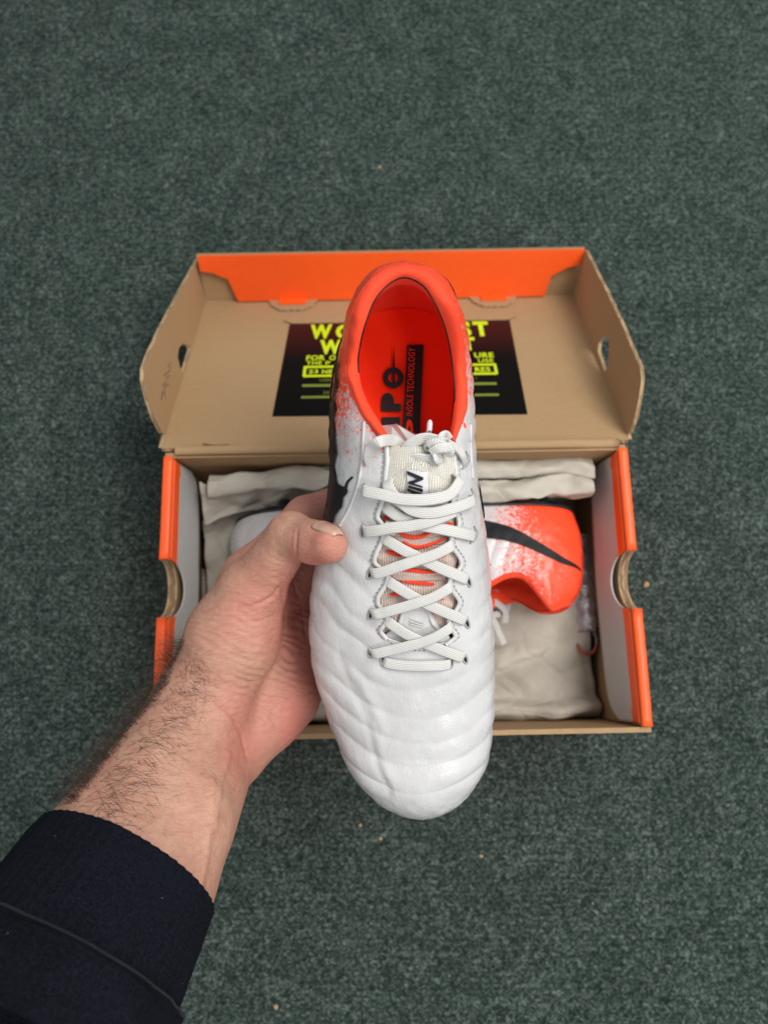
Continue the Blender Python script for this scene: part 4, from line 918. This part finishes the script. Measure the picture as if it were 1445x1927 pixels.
# rolled plastic sleeve with a reddish ring end, and a grey slip
roll = empty('plastic_roll', at_z(1095, 1130, .04)); ro = np.array(roll.location)
tag(roll, 'shiny grey rolled plastic sleeve standing beside the orange heel in the box', 'plastic roll')
P = np.linspace(at_z(1092, 1010, .030), at_z(1104, 1192, .046), 30) - ro; rr_ = .0085 + .0008 * np.sin(np.arange(30) * 1.3)
V, Fc, _ = sweep(P, rr_, rr_ * .8, np.tile([0, 0, 1.0], (30, 1)), 20, 1); mesh_obj('film_tube', V, Fc, M['silver'], roll)
c_ = at_z(1103, 1207, .046) - ro; a = np.linspace(0, 2 * np.pi, 33)
P = c_ + np.stack([.0078 * np.cos(a), .0098 * np.sin(a), .001 * np.sin(2 * a)], 1); V, Fc, _ = sweep(P, .0010, .0022, np.tile([0, 0, 1.0], (33, 1)), 8, 1, False); mesh_obj('rolled_end', V, Fc, M['grey'], roll)
P = P[17:32] + np.array([0, -.0006, .0016]); V, Fc, _ = sweep(P, .0012, .0010, np.tile([0, 0, 1.0], (15, 1)), 8, 1); mesh_obj('red_edge', V, Fc, simple('dull_red', (.45, .07, .05), .5), roll)
Mi = np.array(mate.matrix_world.inverted())
def mate_lace(pts):
    P = catmull(np.array([at_z(a, b, z) for a, b, z in pts]), 50); V, Fc, uv = sweep(P, .0026, .0008, np.tile([0, 0, 1.0], (50, 1)), 12, .6)
    V = V @ Mi[:3, :3].T + Mi[:3, 3]; mesh_obj('lace', V, Fc, M['lace'], mate, True, None, uv)
mate_lace([(900, 1120, .062), (925, 1116, .064), (945, 1122, .062), (955, 1140, .060), (946, 1152, .060), (925, 1158, .060), (900, 1162, .060)])
mate_lace([(905, 1150, .058), (928, 1168, .059), (938, 1190, .058), (948, 1212, .056)])
mate_lace([(920, 1128, .066), (936, 1136, .066), (950, 1150, .064), (950, 1172, .060)])
sl = [at_z(a, b, .018) for a, b in ((1094, 1232), (1118, 1225), (1133, 1300), (1104, 1306))]; V = np.array(sl + [p - [0, 0, .0006] for p in sl]); cz = V.mean(0)
o = mesh_obj('paper_slip', V - cz, [(3, 2, 1, 0), (4, 5, 6, 7), (0, 1, 5, 4), (1, 2, 6, 5), (2, 3, 7, 6), (3, 0, 4, 7)], simple('grey_paper', (.34, .31, .29), .7), None, False); o.location = cz
tag(o, 'small grey paper slip below the plastic roll on the box floor', 'paper slip')

# ------------------------------------------------------------------ the arm and hand
hand_o = loc_px(395, 1350, .01)
person = empty('person', to_world(hand_o)[0] if to_world(hand_o).ndim > 1 else to_world(hand_o), (TH, 0, 0))
tag(person, 'left arm in a navy sleeve reaching in from below, hand gripping the boot', 'person')
def HP(px, py, h): return loc_px(px, py, h)
palm = [  # (p, q, r0, r1)
    (HP(204, 1599, .085), HP(368, 1342, .022), .0285, .0245), (HP(290, 1662, .083), HP(398, 1428, .014), .0265, .0215), (HP(340, 1540, .062), HP(398, 1428, .014), .0265, .0215),
    (HP(130, 1700, .105), HP(204, 1599, .085), .027, .0285), (HP(235, 1750, .10), HP(290, 1662, .083), .024, .0265),
    (HP(375, 1345, .020), HP(440, 1200, .018), .0245, .0235), (HP(440, 1200, .018), HP(472, 1120, .024), .0235, .0175),
    (HP(388, 1300, .006), HP(474, 1092, -.002), .022, .0165), (HP(400, 1350, -.004), HP(482, 1140, -.018), .021, .0170), (HP(490, 1130, -.008), HP(590, 1080, -.022), .015, .0125),
    (HP(415, 1370, -.006), HP(482, 1200, -.026), .021, .0175), (HP(430, 1395, -.004), HP(512, 1275, -.024), .021, .0170),
    (HP(440, 1398, .002), HP(540, 1308, -.012), .0200, .0205), (HP(500, 1340, -.012), HP(535, 1230, -.020), .020, .018),
]
thumb = [(HP(440, 1190, .020), HP(478, 1105, .028), .0215, .0158), (HP(478, 1105, .028), HP(548, 1008, .047), .0158, .0120), (HP(548, 1008, .047), HP(592, 1021, .062), .0120, .0104), (HP(592, 1021, .062), HP(620, 1026, .0730), .0104, .0090)]
fingers = [
    [(HP(474, 1092, -.002), HP(575, 972, -.010), .0165, .0118), (HP(575, 972, -.010), HP(655, 938, -.0205), .0118, .0102), (HP(655, 938, -.0205), HP(720, 968, -.0225), .0102, .0086)],
    [(HP(482, 1140, -.018), HP(600, 1075, -.0265), .0180, .0120), (HP(600, 1075, -.0265), HP(700, 1045, -.0275), .0120, .0106), (HP(700, 1045, -.0275), HP(775, 1060, -.0255), .0106, .0088)],
    [(HP(482, 1200, -.026), HP(615, 1165, -.0285), .0175, .0114), (HP(615, 1165, -.0285), HP(708, 1145, -.028), .0114, .0100), (HP(708, 1145, -.028), HP(775, 1152, -.0255), .0100, .0085)],
    [(HP(512, 1275, -.024), HP(630, 1258, -.0265), .0170, .0105), (HP(630, 1258, -.0265), HP(705, 1245, -.0265), .0105, .0092), (HP(705, 1245, -.0265), HP(752, 1248, -.0245), .0092, .0080)],
]
lo3 = np.array([-.170, -.225, -.050]); hi3 = np.array([.040, .028, .135]); hs_ = .00098
nx, ny, nz = np.ceil((hi3 - lo3) / hs_).astype(int)
gx = (lo3[0] + hs_ * np.arange(nx)).astype(np.float32); gy = (lo3[1] + hs_ * np.arange(ny)).astype(np.float32); gz = (lo3[2] + hs_ * np.arange(nz)).astype(np.float32)
def cone(P, a, b, r0, r1):
    X, Y, Z = P; ab = (b - a); L2 = float(ab @ ab)
    t = ((X - a[0]) * ab[0] + (Y - a[1]) * ab[1] + (Z - a[2]) * ab[2]) / L2; np.clip(t, 0, 1, out=t)
    return np.sqrt((X - a[0] - t * ab[0]) ** 2 + (Y - a[1] - t * ab[1]) ** 2 + (Z - a[2] - t * ab[2]) ** 2) - (r0 + (r1 - r0) * t)
def smin(a, b, k):
    h = np.maximum(k - np.abs(a - b), 0) / k; return np.minimum(a, b) - h * h * k * .25
def hand_sdf(P):
    d = None
    for p, q, r0, r1 in palm:
        c = cone(P, p, q, r0, r1); d = c if d is None else smin(d, c, .012)
    th = None
    for p, q, r0, r1 in thumb:
        c = cone(P, p, q, r0, r1); th = c if th is None else smin(th, c, .004)
    fs = None
    for fg in fingers:
        f_ = None
        for p, q, r0, r1 in fg:
            c = cone(P, p, q, r0, r1); f_ = c if f_ is None else smin(f_, c, .004)
        fs = f_ if fs is None else smin(fs, f_, .0015)
    return smin(smin(d, fs, .010), th, .009)
def surface_nets(vol, lo, h):
    neg = vol < 0; nx, ny, nz = vol.shape
    cnt = np.zeros((nx - 1, ny - 1, nz - 1), np.int8); acc = {}
    for dx in (0, 1):
        for dy in (0, 1):
            for dz in (0, 1): cnt += neg[dx:nx - 1 + dx, dy:ny - 1 + dy, dz:nz - 1 + dz]
    idx = np.argwhere((cnt > 0) & (cnt < 8)); ids = np.full(cnt.shape, -1, np.int64); ids[tuple(idx.T)] = np.arange(len(idx))
    s = np.zeros((len(idx), 3)); n_ = np.zeros(len(idx)); cs = [(a, b, c) for a in (0, 1) for b in (0, 1) for c in (0, 1)]
    val = {c: vol[idx[:, 0] + c[0], idx[:, 1] + c[1], idx[:, 2] + c[2]] for c in cs}
    for c in cs:
        for ax in range(3):
            if c[ax]: continue
            e = list(c); e[ax] = 1; e = tuple(e); a, b = val[c], val[e]; m = (a < 0) != (b < 0); t = np.where(m, a / np.where(m, a - b, 1), 0)
            p = np.tile(np.array(c, float), (len(idx), 1)); p[:, ax] += t; s += p * m[:, None]; n_ += m
    V = lo + h * (idx + s / n_[:, None]); quads = []
    for ax in range(3):
        u, v = [(1, 2), (2, 0), (0, 1)][ax]
        A = [slice(None)] * 3; Bq = [slice(None)] * 3; A[ax] = slice(0, -1); Bq[ax] = slice(1, None)
        ch = neg[tuple(A)] != neg[tuple(Bq)]; e = np.argwhere(ch)
        ok = (e[:, u] > 0) & (e[:, v] > 0) & (e[:, u] < vol.shape[u] - 1) & (e[:, v] < vol.shape[v] - 1); e = e[ok]
        o = []
        for du, dv in ((1, 1), (0, 1), (0, 0), (1, 0)):
            k = e.copy(); k[:, u] -= du; k[:, v] -= dv; o.append(ids[tuple(k.T)])
        qd = np.stack(o, 1); fl = neg[tuple(A)][tuple(e.T)]; qd[~fl] = qd[~fl][:, ::-1]; quads.append(qd)
    return V, np.vstack(quads)
vol = hand_sdf((gx[:, None, None], gy[None, :, None], gz[None, None, :])).astype(np.float32)
HV, HF = surface_nets(vol, lo3, hs_); del vol
ed = np.vstack([HF[:, [0, 1]], HF[:, [1, 2]], HF[:, [2, 3]], HF[:, [3, 0]]]); deg = np.bincount(ed.ravel(), minlength=len(HV))[:, None]
def lap(V):
    a = np.zeros_like(V); np.add.at(a, ed[:, 0], V[ed[:, 1]]); np.add.at(a, ed[:, 1], V[ed[:, 0]]); return a / deg
for _ in range(5): HV = HV * .4 + lap(HV) * .6
def vnormals(V, Fq):
    n_ = np.cross(V[Fq[:, 2]] - V[Fq[:, 0]], V[Fq[:, 3]] - V[Fq[:, 1]]); a = np.zeros_like(V)
    for k in range(4): np.add.at(a, Fq[:, k], n_)
    return a / (np.linalg.norm(a, axis=1)[:, None] + 1e-12)
HN = vnormals(HV, HF)
hx, hy = proj_local(HV); facing = smoothstep(.05, .45, (HN * ((np.array([0, 0, BD]) - HV) / np.linalg.norm(np.array([0, 0, BD]) - HV, axis=1)[:, None])).sum(1))
up_h = HV[:, 2]
creases = [  # px polyline, width px, depth m, lowest h
    ([(446, 1143), (470, 1142), (492, 1135), (514, 1122), (524, 1104)], 2.4, .0019, .005),
    ([(557, 1058), (556, 1030), (558, 1002), (561, 992)], 2.4, .0009, .02), ([(549, 1045), (547, 1020), (551, 996)], 2.0, .0003, .02),
    ([(392, 1308), (410, 1322), (428, 1338), (446, 1362), (458, 1392), (466, 1425)], 3.0, .0017, -.02),
    ([(440, 1272), (470, 1285), (498, 1278)], 2.5, .0009, -.01), ([(432, 1230), (470, 1245), (505, 1232)], 2.5, .0009, -.01),
    ([(438, 1195), (478, 1205), (515, 1190)], 2.2, .0009, -.01), ([(445, 1168), (480, 1172), (518, 1160)], 2.2, .0009, -.01),
    ([(505, 1290), (522, 1240), (534, 1190), (535, 1140), (528, 1085)], 3.0, .0016, -.06), ([(548, 1080), (566, 1140), (578, 1210)], 2.4, .0013, -.06),
    ([(520, 1330), (560, 1310), (590, 1300)], 2.2, .0009, -.06), ([(470, 1310), (500, 1330), (520, 1370)], 2.2, .0010, -.06),
]
dd = np.zeros(len(HV))
for P, w, dep, hm in creases: dd -= dep * np.exp(-(seg_dist(hx, hy, P) / (w * 1.1)) ** 2) * (up_h > hm) * (.6 + .5 * vnoise(HV * 130))
# wrinkled skin over the ball of the thumb, tendons and veins on the wrist
wr = smoothstep(170, 60, np.hypot(hx - 475, (hy - 1215) * .8)); q_ = (hy - 1200) - .35 * (hx - 470) + 9 * vnoise(HV * 90)
dd += .00050 * np.sin(q_ * .42 + 2 * vnoise(HV * 140)) * wr * (.6 + .8 * vnoise(HV * 60))
for P, w, dep in (([(400, 1470), (398, 1540), (385, 1620), (372, 1690)], 7, .0012), ([(430, 1420), (412, 1480), (404, 1560)], 6, .0010), ([(350, 1440), (330, 1500), (300, 1570)], 9, .0008)):
    dd += dep * np.exp(-(seg_dist(hx, hy, P) / w) ** 2)
dd += .0006 * fbm(HV * 55, 3)
HV = HV + HN * (dd * facing)[:, None]
HV = HV * .75 + lap(HV) * .25
blush = .16 + .60 * smoothstep(505, 560, hx) * smoothstep(1030, 1080, hy) * smoothstep(1480, 1440, hy) + .38 * smoothstep(150, 60, np.hypot(hx - 480, hy - 1390)) * smoothstep(395, 440, hx) + .42 * smoothstep(70, 25, np.hypot(hx - 595, hy - 1030)) + .3 * smoothstep(130, 50, np.hypot(hx - 490, hy - 1160))
blush += .45 * smoothstep(60, 10, seg_dist(hx, hy, [(470, 1010), (540, 960), (610, 925)])) * (up_h < .015)
for P, w, dep, hm in creases[:4]: blush += .22 * np.exp(-(seg_dist(hx, hy, P) / (w * 2.6)) ** 2) * (up_h > hm)
blush *= 1 - .55 * smoothstep(1400, 1520, hy); blush = np.clip(blush + .16 * fbm(HV * 45, 3), 0, 1)
HV_l = HV - hand_o
arm = mesh_obj('arm', HV_l, HF, M['skin'], person)
at_ = arm.data.attributes.new('blush', 'FLOAT', 'POINT'); at_.data.foreach_set('value', blush.astype(np.float32))
hb = BVHTree.FromPolygons([Vector(p) for p in HV], [tuple(map(int, f)) for f in HF])
def skin_at(px, py):
    d = Vector(loc_px(px, py, 0)) - EYE; d.normalize(); r = hb.ray_cast(EYE, d)
    return (None, None) if r[0] is None else (np.array(r[0]), np.array(r[1]))
# thumbnail: on the thumb's upper side
tc_, ic_ = HP(620, 1026, .0730), HP(592, 1021, .062); ax = (tc_ - ic_) / np.linalg.norm(tc_ - ic_); Lp = np.linalg.norm(tc_ - ic_)
nrm = np.array([.12, .985, .12]); nrm -= ax * (nrm @ ax); nrm /= np.linalg.norm(nrm); sd = np.cross(ax, nrm); V = []
for i, u in enumerate(np.linspace(0, 1, 16)):
    for j, v in enumerate(np.linspace(-1, 1, 13)):
        w_ = math.sqrt(max(.02, 1 - max(0, (.35 - u) / .35) ** 2 * .85)) * math.sqrt(max(.05, 1 - max(0, (u - .8) / .2) ** 2 * .55)); ang = v * w_ * .72
        dr = nrm * math.cos(ang) + sd * math.sin(ang); k = .30 + .82 * u
        c = ic_ + ax * Lp * min(k, .95); tl = max(0, k - .95) / .15 * .85; dr = dr * math.cos(tl) + ax * math.sin(tl)
        r = hb.ray_cast(Vector(c + dr * .03), Vector(-dr)); p = np.array(r[0]) if r[0] is not None and (Vector(c) - r[0]).length < .02 else c + dr * .009
        V.append(p + dr * (.00105 - .0009 * abs(v) ** 4 - .0011 * max(0, (.15 - u) / .15)))
V = np.array(V).reshape(16, 13, 3)
for _ in range(3): V[1:-1] = (V[:-2] + V[1:-1] * 2 + V[2:]) / 4
o = mesh_obj('thumbnail', V.reshape(-1, 3) - hand_o, grid_faces(16, 13), M['nail'], person); o.modifiers.new('t', 'SOLIDIFY').thickness = .0003
# arm hair
parts, fine_hair = [], []
def strand(root, nn, d, ln, r=.000085, curl=.25):
    n_ = 7; P = [root]; v = d / np.linalg.norm(d); cv = rng.normal(0, curl, 3)
    for k in range(n_ - 1):
        v = v + cv * .26 + rng.normal(0, .04, 3) - nn * .12; v /= np.linalg.norm(v); P.append(P[-1] + v * ln / (n_ - 1))
    return sweep(np.array(P), r * np.linspace(1, .35, n_), r * np.linspace(1, .35, n_), None, 3, 1, False)[:2]
edge = catmull([(340, 1195), (322, 1235), (300, 1290), (255, 1345), (205, 1410), (160, 1470), (118, 1528)], 200)
cnt = 0
while cnt < 2500:
    k = int(200 * rng.random() ** .8); off = abs(rng.normal(0, 1)) * ((26 + 34 * k / 200) if rng.random() < .72 else 7) + rng.uniform(-2, 4)
    if off > 170 or k > 188: continue
    e = edge[k]; px, py = e[0] + off * .79, e[1] + off * .61
    p, nn = skin_at(px, py)
    if p is None: p, nn = skin_at(px + 5, py + 4)
    if p is None: continue
    nn = nn if nn @ (np.array([0, 0, BD]) - p) > 0 else -nn
    d = (np.array([.50, -.28, 0]) if off > 16 else np.array([-.42, .10, 0])) + nn * .30 + rng.normal(0, .24, 3)
    (parts if rng.random() < .6 else fine_hair).append(strand(p - nn * .0003, nn, d, rng.uniform(.007, .017) * (1 if off < 70 else .7), rng.uniform(.000045, .000085))); cnt += 1
for _ in range(60):                                           # sparse curls over the wrist
    px, py = rng.uniform(310, 395), rng.uniform(1270, 1345); p, nn = skin_at(px, py)
    if p is None: continue
    parts.append(strand(p, nn, np.array([.5, -.2, 0]) + nn * .5 + rng.normal(0, .4, 3), rng.uniform(.006, .012), .00005, .5))
for pp, mm in ((parts, M['hair']), (fine_hair, simple('brown_hair', (.075, .040, .022), .5, .2, 300, 0))):
    V, Fc, _ = join(pp); o = mesh_obj('arm_hair', V - hand_o, Fc, mm, person); o['kind'] = 'stuff'
# sleeve: ribbed cuff, stitched seam, body
def ring_path(ts):
    A = np.array([HP(236, 1634, .084), HP(172, 1738, .102), HP(100, 1858, .120), HP(-10, 2040, .150)])
    return catmull(A, 100)[np.clip((np.array(ts) * 99).astype(int), 0, 99)]
def tube_rows(ts, r1, r2, wob=0.0, rib=0.0, ns=180):
    full = ring_path(np.linspace(0, 1, 100)); T = np.gradient(full, axis=0); T /= np.linalg.norm(T, axis=1)[:, None]; out = []
    for t, a_, b_ in zip(ts, r1, r2):
        i = int(np.clip(t * 99, 0, 99)); c = full[i]; ax = T[i]; e1_ = np.cross(ax, [0, 0, 1.0]); e1_ /= np.linalg.norm(e1_); e2_ = np.cross(e1_, ax)
        ph = np.linspace(0, 2 * np.pi, ns, endpoint=False); rr = 1 + rib * np.sin(ph * 60)
        ring = c + (np.cos(ph) * a_ * rr)[:, None] * e1_ + (np.sin(ph) * b_ * rr)[:, None] * e2_
        if wob: ring = ring + (wob * fbm(ring * 28, 3))[:, None] * (np.cos(ph)[:, None] * e1_ + np.sin(ph)[:, None] * e2_)
        out.append(ring)
    return np.array(out)
slv = empty('sleeve', (0, 0, 0), (0, 0, 0), person)
def put(name, rows_, m, parent=slv):
    return mesh_obj(name, rows_.reshape(-1, 3) - hand_o, grid_faces(rows_.shape[0], rows_.shape[1], cv=True), m, parent)
ts = np.r_[.03, .012, .001, .001, .012, np.linspace(.02, .52, 26)]
r1 = np.r_[.0412, .0412, .0420, .0446, .0458, .0452 + .0055 * np.linspace(0, 1, 26)]; r2 = r1 * 1.16
put('cuff', tube_rows(ts, r1, r2, .0016, .013), M['sleeve'])
ts = np.linspace(.505, 1, 40); r1 = .0520 + .010 * np.linspace(0, 1, 40) ** .8; r1[0] = .0490; r2 = r1 * 1.14
put('sleeve_body', tube_rows(ts, r1, r2, .0055), M['sleeve'])
st = tube_rows([.53], [.0526], [.0600], .0055)[0]; st = np.vstack([st, st[:1]])
V, Fc, _ = sweep(st, .0008, .0007, None, 8, 1, False); mesh_obj('sleeve_seam', V - hand_o, Fc, simple('faded_navy', (.0055, .0065, .011), .95), slv)

# ------------------------------------------------------------------ crumbs on the carpet
crumbs = [(1216, 1100, .0036, 'largest tan crumb lying right of the box'), (715, 314, .0017, 'pale crumb on the carpet beyond the open lid'), (905, 1611, .0017, 'round tan crumb below the toe of the boot'), (985, 1596, .0015, 'thin curled husk on the carpet below right of the boot'),
          (716, 1578, .0015, 'yellowish crumb just under the tip of the toe'), (678, 1553, .0013, 'small brown speck left of the toe tip'), (1115, 1700, .0013, 'reddish speck on the carpet near the bottom right'), (520, 1895, .0015, 'tan speck on the carpet right of the sleeve at the bottom edge')]
for i, (px, py, r, lab) in enumerate(crumbs):
    bm = bmesh.new(); bmesh.ops.create_icosphere(bm, subdivisions=3, radius=r * .8)
    for v in bm.verts:
        v.co *= 1 + .45 * float(vnoise(np.array(v.co) * 330 + i * 7)); v.co.z *= .55; v.co.x *= (.45 if i == 3 else 1.1)
    me = bpy.data.meshes.new('crumb'); bm.to_mesh(me); bm.free(); me.materials.append(M['crumb'])
    for p in me.polygons: p.use_smooth = True
    o = bpy.data.objects.new('crumb', me); COL.objects.link(o); o.location = at_z(px, py, r * .3); o.rotation_euler = (0, 0, i * 1.3)
    tag(o, lab, 'crumb', 'crumbs and specks on the carpet')
